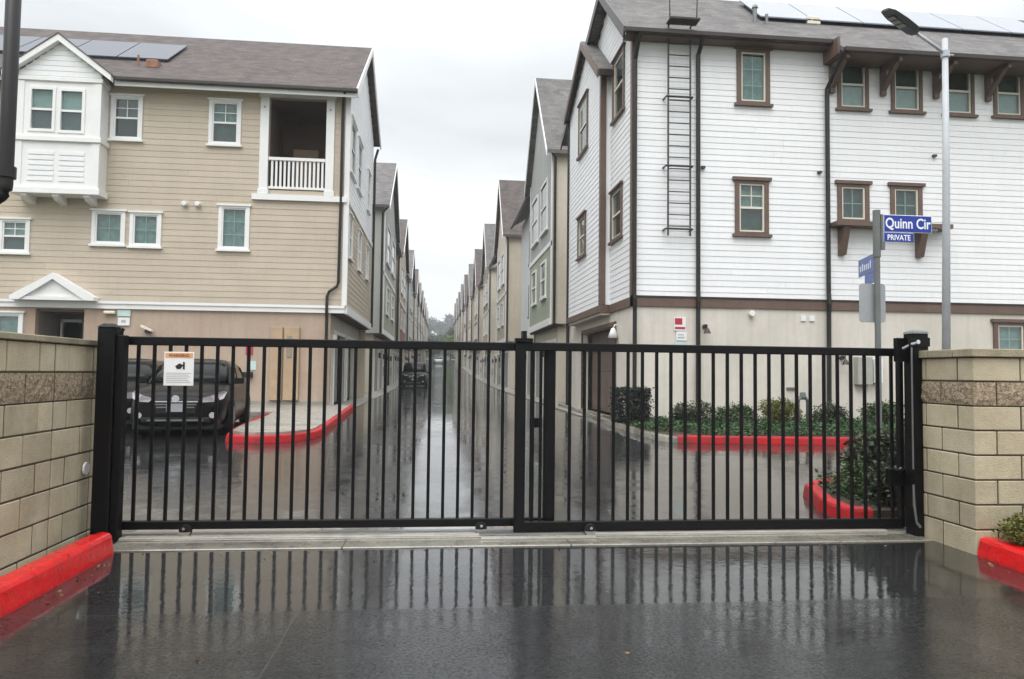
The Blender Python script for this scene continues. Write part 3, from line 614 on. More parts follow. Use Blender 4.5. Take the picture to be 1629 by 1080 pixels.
MB().tb(TF, -6.45, -6.1, 1.2, 1.38, .0, .14).build('hose_box', 'rubber', H1)
MB().tb(T_east(-3.6), 25.3, 25.55, 2.3, 2.7, 0, .15).build('wall_light', 'vinyl_cream', H1, bevel=.03)
# ------------------------------------------------------------------ white house on the right
H2 = thing('townhouse', 'white clapboard townhouse with brown trim, roof ladder and bracketed eaves', 'house', (10, 18.5, .2), 'townhouses along the alley')
YR = 18.5; TF = T_front(YR); XW = 5.08; TW = T_west(XW)
wins = [(7.93,8.86,8.75,10.34,'fx','curtain',None), (7.87,8.81,5.19,6.74,'dh','curtain','drape_dark'),
        (10.80,11.70,8.76,10.22,'hb','drape_dark','pane_backing'), (12.36,13.28,8.76,10.21,'hb','drape_dark','pane_backing'), (13.93,14.83,8.75,10.19,'hb','room_dark','pane_backing'), (15.42,16.34,8.77,10.20,'hb','drape_dark','pane_backing'),
        (10.77,11.68,5.63,6.76,'fx','drape_dark',None), (12.30,13.23,5.63,6.76,'fx','drape_dark',None), (15.29,16.3,2.05,3.06,'fx','curtain',None), (17.2,18.1,8.76,10.2,'hb','drape_dark','pane_backing')]
hs = [hole(*w[:4]) for w in wins]
uw = wallmesh(TF, XW, 21, 3.5, 10.6, [h for h in hs if h[3] > 3.5]).build('wall', 'white_siding', H2)
siding(uw, TF, 3.5, 10.6, lambda z: (XW+.07, 21), [(h[0]-.05,h[1]+.05,h[2]-.05,h[3]+.05) for h in hs], .163, 'white_siding')
for w in wins:
    if w[4] == 'hb': window(H2, TF, *w[:4], 'brown_trim', 'vinyl_cream', tw=.10, style='dh', up=w[5], lo=w[6], grid=False, lip=.07)
    else: window(H2, TF, *w[:4], 'brown_trim', 'vinyl_cream', tw=.12, style=w[4], up=w[5], lo=w[6] or 'pane_backing', lip=.07, head=.09)
lw = wallmesh(TF, XW, 21, .1, 3.26, [hs[8]]).build('ground_floor_wall', 'cream_stucco', H2)
MB().tb(TF, XW-.06, 21, 3.25, 3.49, -.02, .05).build('belt_trim', 'brown_trim', H2); MB().tb(TF, XW-.07, 21, 3.49, 3.53, -.02, .075).build('drip_cap', 'gutter_brown', H2)
MB().box(XW-.05, XW+.0, YR-.05, YR+.12, 3.53, 10.65).box(XW+.0, XW+.09, YR-.05, YR, 3.53, 10.65).build('corner_board', 'brown_trim', H2)
# alley side: near strip, then the projecting gabled bay
sw_ = [(19.32,20.62,8.8,10.68), (19.5,20.8,5.27,6.82)]; sh = [hole(*w) for w in sw_]
XB = 4.80; TBay = T_west(XB); Y0, Y1 = 20.95, 26.2
def spR(z): return (YR+.12, 27.3) if z < 10.5 else (YR + max(0, z-10.7)/(12.85-10.7)*2.7, 27.3 - (z-10.5)/(12.85-10.5)*6.1)
m = wallmesh(TW, YR+.2, 27.3, 3.5, 10.5, sh); m.prism(TW, [(YR, 10.5), (27.3, 10.5), (21.2, 12.85), (YR, 10.7)], -.2, 0)
aw_ = m.build('alley_wall', 'white_siding', H2)
siding(aw_, TW, 3.5, 10.5, lambda z: (YR+.12, Y0), [(h[0]-.05,h[1]+.05,h[2]-.05,h[3]+.05) for h in sh], .163, 'white_siding')
jb = MB(); siding(aw_, TW, 10.5, 12.8, spR, [], .163, 'white_siding', joined=jb)
for w in sw_: window(H2, TW, *w, 'brown_trim', 'vinyl_cream', tw=.11, style='dh', up='blind_grey', lo='room_dark', grid=False, lip=.06)
bw = [(22.9,24.4,8.85,10.75), (23.1,24.4,5.34,6.8)]; bh = [hole(*w) for w in bw]
def spB(z): return (Y0+.1, Y1) if z < 10.5 else (Y0 + (z-10.5)/(12.25-10.5)*2.25, Y1 - max(0, z-10.95)/(12.25-10.95)*3.0)
m = wallmesh(TBay, Y0, Y1, 3.5, 10.5, bh, .27); m.prism(TBay, [(Y0, 10.5), (Y1, 10.5), (Y1, 10.95), (23.2, 12.25)], -.27, 0)
bo = m.build('gabled_bay', 'white_siding', H2)
siding(bo, TBay, 3.5, 12.2, spB, [(h[0]-.05,h[1]+.05,h[2]-.05,h[3]+.05) for h in bh], .163, 'white_siding', joined=jb)
jb.build('gable_siding', 'white_siding', bo)['kind'] = 'stuff'
for w in bw: window(H2, TBay, *w, 'brown_trim', 'vinyl_cream', tw=.11, style='dh', up='blind_grey', lo='room_dark', grid=False, lip=.06)
MB().box(XB-.05, XB+.0, Y0-.05, Y0+.14, 3.5, 10.5).box(XB+.0, XW-.02, Y0-.05, Y0-.0, 3.5, 3.5+.002).box(XB+.0, XB+.12, Y0-.05, Y0-.002, 3.5, 10.5).build('corner_board', 'brown_trim', H2)
for s_, ye, ze in ((-1, Y0-.35, 10.40), (1, Y1+.1, 10.95)):
    MB().prism(TBay, [(23.2, 12.5), (ye, ze+.08), (ye, ze-.04), (23.2, 12.36)], -.27, .20).build('bay_roof', 'roof_grey', H2)
    MB().prism(TBay, [(23.2, 12.47), (ye, ze+.05), (ye, ze-.2), (23.2, 12.22)], .20, .24).build('rake_board', 'brown_trim', H2)
MB().box(XB-.2, XW, Y0-.45, Y0-.35, 10.25, 10.42).box(XB-.2, XW, Y1+.1, Y1+.22, 10.8, 10.98).build('gutter', 'gutter_brown', H2)
MB().box(XB-.06, XW, Y0-.05, Y1, 3.28, 3.49).box(XW-.06, XW+.02, YR-.05, Y0-.05, 3.25, 3.49).build('alley_trim', 'brown_trim', H2)
MB().box(XB+.0, XW+.15, Y0, Y1, 3.2, 3.279).build('soffit', 'cream_stucco', H2)
wallmesh(TW, YR+.2, 27.3, .1, 3.25, [(20.3,25.0,.1,2.85)]).build('alley_ground_wall', 'cream_stucco', H2)
garage(H2, TW, 20.3, 25.0, .24, 2.85, 'garage_brown', 'brown_trim', .35)
MB().box(20.8, 21, YR+.2, 27.3, .1, 10.6).box(XW+.2, 20.8, 27.1, 27.3, .1, 10.6).build('rear_wall', 'cream_stucco', H2)
# roof: plain eave near the corner, deeper eave on brackets farther along
SL = (13.12-10.52)/(21.2-18.1)
def rp2(y): return 10.52 + (y-18.1)*SL
def roofslab(x0, x1, ye): 
    p3 = [(ye, rp2(ye)), (21.2, 13.12), (27.8, 10.55)]; lo = [(a, b_-.12) for a, b_ in p3]
    return MB().prism(T_east(x0), p3 + lo[::-1], 0, x1-x0)
rf = roofslab(XW-.32, 10.46, 18.1).build('roof', 'roof_grey', H2); roofslab(10.461, 21.3, 17.62).build('roof', 'roof_grey', H2)
MB().prism(T_west(XW-.32), [(18.08, 10.54), (21.2, 13.15), (21.2, 12.87), (18.2, 10.27)], 0, .05).prism(T_west(XW-.32), [(21.2, 13.15), (27.9, 10.55), (27.9, 10.3), (21.2, 12.87)], 0, .05).build('rake_board', 'gutter_brown', H2)
MB().box(XW-.36, 10.45, 17.97, 18.095, 10.36, 10.50).box(10.47, 21.3, 17.5, 17.615, 9.96, 10.10).build('gutter', 'gutter_brown', H2, bevel=.02)
MB().box(XW-.3, 10.45, 18.10, YR, 10.34, 10.38).box(10.47, 21.3, 17.62, YR-.03, 9.98, 10.02).box(10.40, 10.468, 17.75, YR, 10.0, 10.45).build('soffit', 'brown_trim', H2)
for x in (10.62, 12.1, 13.66, 15.22, 16.9):
    b = MB().box(x-.07, x+.07, YR-.13, YR-.03, 9.2, 9.98).prism(T_west(x+.06), [(YR-.13, 9.32), (YR-.13, 9.50), (17.80, 9.97), (17.64, 9.97)], 0, .12).box(x-.055, x+.055, 17.63, YR-.13, 9.85, 9.975).build('eave_bracket', 'brown_trim', H2)
for k in range(6):
    x0 = 9.0 + k*1.55; x1 = x0 + 1.52; ya, yb = 19.3, 20.75
    if k == 5: x1 = x0 + 1.3
    MB().add([(x0, ya, rp2(ya)+.13), (x1, ya, rp2(ya)+.13), (x1, yb, rp2(yb)+.13), (x0, yb, rp2(yb)+.13), (x0, ya, rp2(ya)+.17), (x1, ya, rp2(ya)+.17), (x1, yb, rp2(yb)+.17), (x0, yb, rp2(yb)+.17)],
             [(0,3,2,1),(4,5,6,7),(0,1,5,4),(1,2,6,5),(2,3,7,6),(3,0,4,7)]).build('solar_panel', 'solar_sky_sheen', rf)
MB().box(9.1, 18, 19.4, 19.45, rp2(19.42)-.05, rp2(19.42)+.12).box(9.1, 18, 20.6, 20.65, rp2(20.6)-.05, rp2(20.6)+.12).build('panel_rail', 'solar_frame', rf)
MB().tube([(8.78, 19.2, rp2(19.2)-.1), (8.78, 19.2, rp2(19.2)+.42)], .06, 8).ring((8.78, 19.2, rp2(19.2)+.45), 'z', .09, .06, .08, 10).build('vent_pipe', 'galvanised', rf)
MB().tube([(9.08, 19.1, rp2(19.1)-.1), (9.08, 19.1, rp2(19.1)+.28)], .045, 8).build('vent_pipe', 'galvanised', rf)
MB().box(10.4, 10.8, 19.3, 19.6, rp2(19.45)-.1, rp2(19.45)+.14).build('roof_vent', 'vinyl_cream', rf, bevel=.02)
for x in (6.83, 10.46):
    zt, yt = (10.38, 18.05) if x < 8 else (9.98, 17.6)
    downspout(H2, [(x, yt, zt), (x, yt+.05, zt-.1), (x, YR-.1, zt-.35 if x < 8 else 9.3), (x, YR-.1, 3.7), (x, YR-.13, 3.4), (x, YR-.1, 3.15), (x, YR-.08, .3)], .06)
downspout(H2, [(5.13, 18.02, 10.38), (5.11, 18.1, 10.2), (5.10, YR-.12, 9.8), (5.10, YR-.12, 3.6), (5.11, YR-.14, 3.4), (5.12, YR-.10, 3.1), (5.12, YR-.10, .3)], .055)
downspout(H2, [(XB-.05, Y1+.15, 10.85), (XB-.02, Y1+.1, 10.4), (XB-.02, Y1+.08, .3)], .06)
# shelf under the paired windows
sf = MB().tb(TF, 10.55, 13.85, 5.50, 5.62, .0, .42).build('plant_shelf', 'brown_trim', H2)
for x in (10.86, 13.10): MB().prism(T_west(x+.09), [(YR-.02, 5.5), (YR-.02, 4.75), (YR-.14, 4.75), (YR-.36, 5.5)], 0, .18).build('shelf_bracket', 'brown_trim', sf)
# fittings
MB().tb(TF, 6.20, 6.52, 2.62, 2.98, .01, .03).build('notice_plate', 'sign_white', H2); MB().tb(TF, 6.22, 6.42, 2.78, 2.95, .03, .034).tb(TF, 6.22, 6.5, 2.66, 2.72, .03, .034).build('notice_print', 'print_red', H2)
MB().tb(TF, 6.26, 6.54, 2.36, 2.60, .01, .03).build('notice_plate', 'sign_white', H2); MB().tb(TF, 6.30, 6.48, 2.42, 2.46, .03, .034).tb(TF, 6.30, 6.46, 2.50, 2.53, .03, .034).build('notice_print', 'print_grey', H2)
MB().tb(TF, 6.22, 6.52, 2.1, 2.33, .01, .03).build('notice_plate', 'sign_teal', H2)
def wall_lamp(x, z):
    b = MB().ring((x, YR-.05, z+.12), 'y', .06, .06, .1, 10).tube([(x, YR-.1, z+.12), (x, YR-.2, z+.16), (x, YR-.22, z+.05)], .018, 6).ring((x, YR-.22, z), 'z', .10, .03, .14, 10)
    b.build('wall_lamp', 'gutter_brown', H2)
wall_lamp(7.03, 2.62); wall_lamp(10.85, 1.85)
MB().ring((8.31, YR-.07, 3.11), 'y', .085, .06, .13, 14).build('dryer_vent', 'white_trim', H2, bevel=.015)
for x in (9.78, 10.02): MB().tb(TF, x-.07, x+.07, 2.94, 3.08, .0, .035).build('vent_cover', 'sign_white', H2)
for x, z in ((6.98, 7.0), (10.25, 7.0), (13.6, 7.6)): MB().tb(TF, x-.05, x+.05, z-.03, z+.03, 0, .1).build('hose_stub', 'ladder_grey', H2)
MB().tb(TF, 11.2, 11.62, 1.25, 2.0, 0, .22).build('meter_box', 'copper_box', H2, bevel=.01); MB().tb(TF, 11.7, 11.95, 1.3, 1.95, 0, .16).build('meter_box', 'sign_white', H2, bevel=.01); MB().tb(TF, 11.76, 11.9, 1.65, 1.9, .16, .164).build('meter_print', 'print_red', H2)
MB().tb(TF, 9.3, 9.55, 1.1, 1.16, 0, .05).build('wall_outlet', 'backflow', H2)
MB().ring((4.95, 20.05, 2.62), 'z', .16, .05, .28, 12).tube([(4.95, 20.05, 2.76), (5.0, 20.05, 2.85), (5.08, 20.05, 2.85)], .02, 6).build('garage_lamp', 'white_trim', H2, smooth=True)
# roof ladder
LD = thing('roof_ladder', 'dark steel access ladder fixed to the white clapboard wall below the eave', 'ladder', (6.26, YR-.2, 5.1))
for x in (5.96, 6.56):
    MB().tube([(x, YR-.24, 5.1), (x, YR-.24, 10.7), (x+(-.06 if x < 6.2 else .06), YR-.55, 10.75), (x+(-.08 if x < 6.2 else .08), YR-.55, 11.6), (x+(-.08 if x < 6.2 else .08), YR+.1, 11.75)], .026, 6).build('side_rail', 'ladder_grey', LD)
rg = MB().tube([(-.3, 0, 0), (.3, 0, 0)], .016, 6).build('rung', 'ladder_grey', LD); rg.location = (6.26, YR-.24, 5.35)
for k in range(1, 18):
    q = rg.copy(); COL.objects.link(q); q.location = (6.26, YR-.24, 5.35+k*.305)
for z in (5.28, 6.95, 8.8, 10.55): MB().tube([(5.90, YR-.0, z), (5.90, YR-.26, z), (6.62, YR-.26, z), (6.62, YR-.0, z)], .03, 6).build('stand_off', 'ladder_grey', LD)
MB().box(5.86, 6.66, YR-.72, YR-.36, 10.68, 10.73).build('step_plate', 'gutter_brown', LD)

# ------------------------------------------------------------------ the two rows of houses behind them
pal = {'grey': (166,168,164), 'sage': (158,164,146), 'tan': (188,178,160), 'cream': (206,198,182), 'white': (214,216,216), 'taupe': (152,142,128), 'blue': (150,160,164), 'buff': (180,166,142), 'red': (150,112,98)}
for k, c in pal.items(): mat('far_'+k, c, .75, .06, .8, bump=.2, bscale=50, streak=.08)
mat('far_pane', (58,64,66), .08, .1, 2, spec=.7)
def rowhouse(side, y0, yg, y1, zb, eave, ridge, yr, cg, cb, cf, rfm, label, det=2, low=None, trim='white_trim'):
    """side -1/+1; gabled part y0..yg, recessed part yg..y1 with eaves to the alley"""
    H = thing('townhouse', label, 'house', (side*8, y0, zb), 'townhouses along the alley')
    Xu, Xl = (-3.1, -3.6) if side < 0 else (4.80, 5.12)
    T = T_east(Xu) if side < 0 else T_west(Xu); Tl = T_east(Xl) if side < 0 else T_west(Xl)
    sx = lambda x: (min(x), max(x))
    far = Xu + side*11
    z3 = zb + 3.35
    m = MB().tb(T, y0, yg, z3, eave, -11, 0).prism(T, [(y0, eave), (yg, eave), (yr, ridge)], -11, 0)
    wo = m.build('wall', cf, H)
    panel = MB().tb(T, y0+.12, yg-.12, zb+3.6, zb+6.7, 0, .03).build('lower_panel', cb, H)
    MB().tb(T, y0+.12, yg-.12, zb+6.9, eave, 0, .025).prism(T, [(y0+.15, eave), (yg-.15, eave), (yr, ridge-.2)], 0, .025).build('upper_panel', cg, H)
    MB().tb(T, y0, yg, zb+6.7, zb+6.9, 0, .07).tb(T, y0, yg, z3-.05, zb+3.6, 0, .07).tb(T, y0, y0+.12, zb+3.6, eave, 0, .05).tb(T, yg-.12, yg, zb+3.6, eave, 0, .05).build('band_trim', trim, H)
    # recessed part, white or other
    m = MB().tb(T, yg, y1, z3, eave-.4, -11, -.45).build('recessed_wall', cg if low is None else low, H)
    MB().tb(Tl, y0+.25, y1, zb-.1, z3, -10.4, 0).build('ground_floor_wall', 'far_cream', H)
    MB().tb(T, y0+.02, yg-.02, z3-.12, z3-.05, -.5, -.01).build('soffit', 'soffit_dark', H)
    # roofs
    ov = .35
    for s_, ye in ((-1, y0-ov), (1, yg+ov)):
        sl2 = (ridge-eave)/(yr-y0) if s_ < 0 else (ridge-eave)/(yg-yr)
        ze = eave - ov*sl2
        MB().prism(T, [(yr, ridge+.16), (ye, ze+.16), (ye, ze), (yr, ridge)], -11, .3).build('roof', rfm, H)
        MB().prism(T, [(yr, ridge+.13), (ye, ze+.13), (ye, ze-.1), (yr, ridge-.1)], .3, .34).build('rake_board', trim, H)
    if y1 > yg + .5:
        v = MB(); z0 = eave-.45
        P = [T(yg+.02, z0, .15), T(y1+.2, z0, .15), T(y1+.2, z0+3.2, -5), T(yg+.02, z0+3.2, -5)]
        v.add(P + [(p[0], p[1], p[2]+.14) for p in P], [(0,3,2,1),(4,5,6,7),(0,1,5,4),(1,2,6,5),(2,3,7,6),(3,0,4,7)]).build('roof', rfm, H)
        MB().tb(T, yg+.02, y1+.25, z0-.08, z0+.1, .12, .28).build('gutter', 'gutter_brown', H)
        downspout(H, [T(yg+.2, z0, .1), T(yg+.15, z0-.4, -.3), T(yg+.12, zb+.2, -.33)], .07)
    downspout(H, [T(y0+.1, eave-.1, .2), T(y0-.08, eave-.5, -.1), T(y0-.08, zb+3.3, -.1)], .06)
    w = yg - y0
    if det:
        ws = [(y0+w*.14, y0+w*.42, zb+7.6, zb+9.9), (y0+w*.56, y0+w*.86, zb+7.6, zb+9.9), (y0+w*.18, y0+w*.38, zb+4.6, zb+6.3), (y0+w*.62, y0+w*.82, zb+4.6, zb+6.3)]
        for a0, a1, b0, b1 in ws:
            q = MB().tb(T, a0, a0+.1, b0, b1, .03, .10).tb(T, a1-.1, a1, b0, b1, .03, .10).tb(T, a0+.1, a1-.1, b1-.1, b1, .03, .10).tb(T, a0-.06, a1+.06, b0-.04, b0+.08, .03, .14).tb(T, a0+.1, a1-.1, (b0+b1)/2-.04, (b0+b1)/2+.04, .03, .09).build('window', 'white_trim', H)
            MB().tb(T, a0+.1, a1-.1, b0+.08, b1-.1, .028, .05).build('pane', 'far_pane', q)
        if y1 > yg+2.5:
            for b0, b1 in ((zb+7.4, zb+9.4), (zb+4.4, zb+6.3)):
                a0 = yg + (y1-yg)*.3; a1 = a0 + 1.3
                q = MB().tb(T, a0, a0+.1, b0, b1, -.45, -.38).tb(T, a1-.1, a1, b0, b1, -.45, -.38).tb(T, a0+.1, a1-.1, b1-.1, b1, -.45, -.38).tb(T, a0-.06, a1+.06, b0-.04, b0+.08, -.45, -.34).build('window', 'gutter_brown', H)
                MB().tb(T, a0+.1, a1-.1, b0+.08, b1-.1, -.451, -.43).build('pane', 'far_pane', q)
        g0 = y0 + .8; k = 0
        while g0 + 2.7 < y1:
            d = MB().tb(Tl, g0-.12, g0, zb, zb+2.6, -.02, .04).tb(Tl, g0+2.5, g0+2.62, zb, zb+2.6, -.02, .04).tb(Tl, g0-.12, g0+2.62, zb+2.6, zb+2.75, -.02, .04).build('garage_door', 'white_trim', H)
            for j in range(4): MB().tb(Tl, g0, g0+2.5, zb+.02+j*.645, zb+.65+j*.645, -.05, .012).build('door_panel', 'garage_grey', d)
            q_ = MB().tb(Tl, g0+2.82, g0+3.02, zb+2.0, zb+2.35, 0, .16).build('wall_light', 'gutter_brown', H, bevel=.03)
            if k % 2: MB().tb(Tl, g0+2.78, g0+3.1, zb+.9, zb+1.5, 0, .18).build('meter_box', 'copper_box', H, bevel=.01)
            g0 += 3.6; k += 1
        # front gable-end wall facing the street: one small window
        TFr = T_front(y0); xa = Xu + side*1.6
        q = MB().tb(TFr, xa-.5, xa+.5, zb+8, zb+9.5, 0, .05).build('window', 'white_trim', H); MB().tb(TFr, xa-.38, xa+.38, zb+8.12, zb+9.38, .05, .055).build('pane', 'far_pane', q)
    return H
LH = [(41.3,52.0,57.0,14.75,46.7,'grey','sage','grey','roof_grey','grey townhouse with white trim, first behind the beige one'),
      (58.6,69.6,74.5,14.8,64.2,'tan','red','taupe','roof_brown','tan townhouse with brown roof, second behind the beige one'),
      (77.8,88.8,94,15.3,83.3,'blue','grey','grey','roof_grey','bluish townhouse, third behind the beige one'),
      (98.2,109.4,113,16.0,103.8,'cream','tan','tan','roof_brown','cream townhouse, fourth behind the beige one'),
      (117.5,128.5,133,16.4,123,'grey','sage','taupe','roof_grey','taupe townhouse, fifth behind the beige one'),
      (136.5,147.5,152,17.2,142,'tan','red','buff','roof_brown','buff townhouse, sixth behind the beige one'),
      (156,167,171,17.8,161.5,'cream','grey','grey','roof_grey','grey townhouse, seventh behind the beige one'),
      (175,186,190,18.4,180.5,'sage','tan','tan','roof_brown','tan townhouse, eighth behind the beige one'),
      (194,205,209,19.0,199.5,'grey','sage','taupe','roof_grey','taupe townhouse, ninth behind the beige one'),
      (213,224,230,19.6,218.5,'tan','cream','buff','roof_brown','buff townhouse, last visible one of the row behind the beige house')]
for i, (a, b_, c, rd, yr, cg, cb, cf, rm, lb) in enumerate(LH):
    zb = rz(a); rowhouse(-1, a, b_, c, zb, zb+10.7, rd, yr, 'far_'+cg, 'far_'+cb, 'far_'+cf, rm, lb, 2 if i < 6 else 0)
RH = [(30.3,37.5,45.5,15.5,33.9,'grey','sage','cream','roof_grey','grey gabled townhouse with sage panel, first behind the white one','white'),
      (51.0,58.4,65.5,16.1,54.7,'cream','tan','tan','roof_brown','cream gabled townhouse with brown roof, second behind the white one','white'),
      (68.5,75.8,83,16.3,72.1,'taupe','tan','cream','roof_grey','taupe gabled townhouse, third behind the white one','tan'),
      (87,94.4,101,16.9,90.7,'buff','red','tan','roof_brown','buff gabled townhouse, fourth behind the white one','white'),
      (105,112.4,119,17.7,108.7,'cream','sage','buff','roof_grey','cream gabled townhouse, fifth behind the white one','tan'),
      (123,130.4,137,18.5,126.7,'red','tan','taupe','roof_brown','reddish gabled townhouse, sixth behind the white one','cream'),
      (141,148.4,155,19.0,144.7,'cream','tan','cream','roof_grey','pale gabled townhouse, seventh behind the white one','white'),
      (159,166.4,173,19.4,162.7,'tan','red','buff','roof_brown','tan gabled townhouse, eighth behind the white one','tan'),
      (177,184.4,191,19.8,180.7,'cream','sage','cream','roof_grey','cream gabled townhouse, ninth behind the white one','white'),
      (195,202.4,209,20.3,198.7,'buff','tan','tan','roof_brown','buff gabled townhouse, last visible one of the row behind the white house','cream')]
for i, (a, b_, c, rd, yr, cg, cb, cf, rm, lb, lw_) in enumerate(RH):
    zb = rz(a); rowhouse(1, a, b_, c, zb, zb+(11.0 if i == 0 else 11.2), rd, yr, 'far_'+cg, 'far_'+cb, 'far_'+cf, rm, lb, 2 if i < 6 else 0, low='far_'+lw_)
# ------------------------------------------------------------------ sliding gate
def panel(name, label, y, x0, x1, zb0, zb1, bars, stiles):
    G = thing(name, label, 'gate', ((x0+x1)/2, y, 0), 'sliding gate leaves')
    MB().box(x0, x1, y-.025, y+.025, 1.655, 1.73).build('top_rail', 'gate_black', G, bevel=.006)
    MB().box(x0, x1, y-.03, y+.03, zb0, zb1).build('bottom_rail', 'gate_black', G, bevel=.006)
    for a, b in stiles: MB().box(a, b, y-.032, y+.032, zb0+.002, 1.728).build('stile', 'gate_black', G, bevel=.006)
    pm = MB().box(-.014, .014, -.0125, .0125, zb1-.01, 1.66).build('picket', 'gate_black', G, bevel=.003); pm.location = (bars[0], y, 0)
    for b in bars[1:]:
        q = pm.copy(); COL.objects.link(q); q.location = (b, y+random.uniform(-.001, .001), 0)
    return G
bl = [-2.594 + k*.1333 for k in range(28) if -2.594+k*.1333 < .97]
GL = panel('sliding_gate', 'black steel picket gate leaf carrying the camera warning sign', 6.62, -2.74, 1.09, .062, .135, bl, ((-2.75, -2.70), (.985, 1.09)))
br = [1.206 + k*.1351 for k in range(24)]
GR = panel('sliding_gate', 'black steel picket gate leaf without a sign, in front of the shrub island', 6.50, .705, 4.42, .035, .125, [.868, .94] + br, ((.705, .80), (4.375, 4.42)))
def roller(par, x, y):
    w = MB().ring((x, y, .055), 'y', .052, .052, .035, 16).build('roller', 'rubber', par)
    MB().prism(T_front(y-.03), [(x-.055, .045), (x+.055, .045), (x+.02, .004), (x-.02, .004)], 0, .01).build('roller_guard', 'concrete', par)
    MB().ring((x, y-.045, .08), 'y', .013, .013, .03, 10).build('roller_bolt', 'chrome', par)
roller(GL, -2.14, 6.585); roller(GL, .42, 6.585); roller(GR, 1.39, 6.45)
MB().box(.86, .98, 6.64, 6.67, .95, 1.04).build('catch_box', 'gate_black', GL, bevel=.008)
MB().box(.76, .80, 6.44, 6.56, 1.731, 1.83).box(.70, .86, 6.45, 6.55, 1.732, 1.765).build('guide_bracket', 'gate_black', GR)
MB().box(4.22, 4.40, 6.40, 6.468, .44, .60).ring((4.30, 6.39, .58), 'y', .02, .02, .03, 10).build('lock_box', 'gate_black', GR, bevel=.01)
MB().ring((4.33, 6.38, .60), 'y', .018, .018, .02, 10).ring((4.38, 6.36, .05), 'y', .02, .02, .03, 10).build('lock_bolt', 'chrome', GR)
o = MB().box(-2.95, 4.45, 6.58, 6.66, .018, .028).box(.4, 4.45, 6.47, 6.53, .018, .028).build('gate_track', 'steel'); tag(o, 'wet steel ground track under the sliding gate', 'track')
P = thing('gate_post', 'thick black square gate post against the left block wall', 'post', (-2.78, 6.49, 0))
MB().box(-2.855, -2.715, 6.42, 6.555, 0, 1.80).build('post', 'gate_black', P, bevel=.008); MB().add([(-2.86,6.415,1.80),(-2.71,6.415,1.80),(-2.71,6.56,1.80),(-2.86,6.56,1.80),(-2.82,6.45,1.83),(-2.75,6.45,1.83),(-2.75,6.52,1.83),(-2.82,6.52,1.83)], [(0,3,2,1),(4,5,6,7),(0,1,5,4),(1,2,6,5),(2,3,7,6),(3,0,4,7)]).build('post_cap', 'gate_black', P)
MB().box(-2.714, -2.652, 6.45, 6.56, 0, 1.735).build('receiver', 'gate_black', P, bevel=.006)
MB().tube([(-2.69, 6.49, 1.73), (-2.685, 6.49, 1.775), (-2.67, 6.49, 1.79)], .016, 6).build('hook', 'gate_black', P)
o = MB().ring((-2.938, 6.5, .60), 'x', .055, .05, .012, 20).build('reflector', 'sign_white'); tag(o, 'small round white reflector by the gate post', 'reflector')
P = thing('gate_post', 'black square guide post with steel rod at the right end of the gate', 'post', (4.43, 6.3, 0))
MB().box(4.355, 4.505, 6.225, 6.375, 0, 1.86).build('post', 'gate_black', P, bevel=.008)
MB().loft([[(4.43+sx*.078*k, 6.30+sy*.078*k, z) for sx, sy in ((-1,-1),(1,-1),(1,1),(-1,1))] for k, z in ((1,1.86),(.9,1.878),(.5,1.893),(.1,1.898))]).build('post_cap', 'pole_grey', P)
MB().box(4.255, 4.355, 6.31, 6.37, 1.60, 1.82).box(4.3, 4.5, 6.20, 6.23, 1.74, 1.82).build('guide_bracket', 'gate_black', P); MB().ring((4.375, 6.195, 1.78), 'y', .02, .015, .02, 10).build('bolt', 'chrome', P)
MB().tube([(4.28, 6.27, 1.72), (4.32, 6.20, 1.76), (4.36, 6.2, 1.77)], .012, 6).build('brace', 'sign_back', P)
MB().tube([(4.325, 6.21, 1.73), (4.325, 6.21, .62)], .008, 8).tube([(4.325, 6.21, .48), (4.33, 6.21, .3), (4.345, 6.2, .14)], [.009, .012, .009], 8).tube([(4.345, 6.2, .14), (4.375, 6.19, .10)], .012, 8).build('steel_rod', 'galvanised', P)
# warning sign hanging on the pickets
sg = thing('warning_sign', 'white security camera warning sign with orange header fixed to the gate pickets', 'sign', (-2.24, 6.58, 1.45))
TS = T_front(6.588)
MB().tb(TS, -2.365, -2.115, 1.305, 1.60, 0, .008).build('plate', 'sign_white', sg, bevel=.002)
MB().tb(TS, -2.355, -2.125, 1.548, 1.592, .008, .010).build('header', 'sign_orange', sg)
lettering('lettering', 'WARNING', .036, 'print_brown', sg, (-2.24, 6.577, 1.557), (R(90), 0, 0), .0006, .0005, 'CENTER')
MB().prism(TS, [(-2.27,1.475),(-2.235,1.50),(-2.20,1.485),(-2.225,1.452),(-2.255,1.45)], .0085, .0105).prism(TS, [(-2.205,1.515),(-2.19,1.51),(-2.19,1.445),(-2.205,1.45)], .0085, .0106).build('camera_pictogram', 'print_dark', sg)
t_ = MB()
for k in range(6): t_.tb(TS, -2.345, -2.135-(k*37 % 5)*.008, 1.332+k*.016, 1.337+k*.016, .0085, .0095)
t_.build('small_print', 'print_grey', sg)
# steel pipe bracket at the edge of view
pb = thing('pipe_bracket', 'dark steel pipe with elbow hanging at the upper left edge', 'pipe', (-3.1, 4.0, 0))
el = [(-3.1, 4.0, 2.32), (-2.5, 4.0, 2.32)] + [(-2.35+.085*math.sin(R(t)), 4.0, 2.405-.085*math.cos(R(t))) for t in range(0, 91, 15)]
MB().tube(el + [(-2.265, 4.0, 2.6), (-2.265, 4.0, 5.2)], .036, 14).build('pipe', 'dark_metal', pb, smooth=True)
MB().tube([(-2.265, 4.0, 2.44), (-2.265, 4.0, 2.50)], .048, 14).build('coupling', 'dark_metal', pb)
MB().tube([(-3.1, 4.0, 0), (-3.1, 4.0, 2.6)], .06, 14).build('support_post', 'dark_metal', pb)

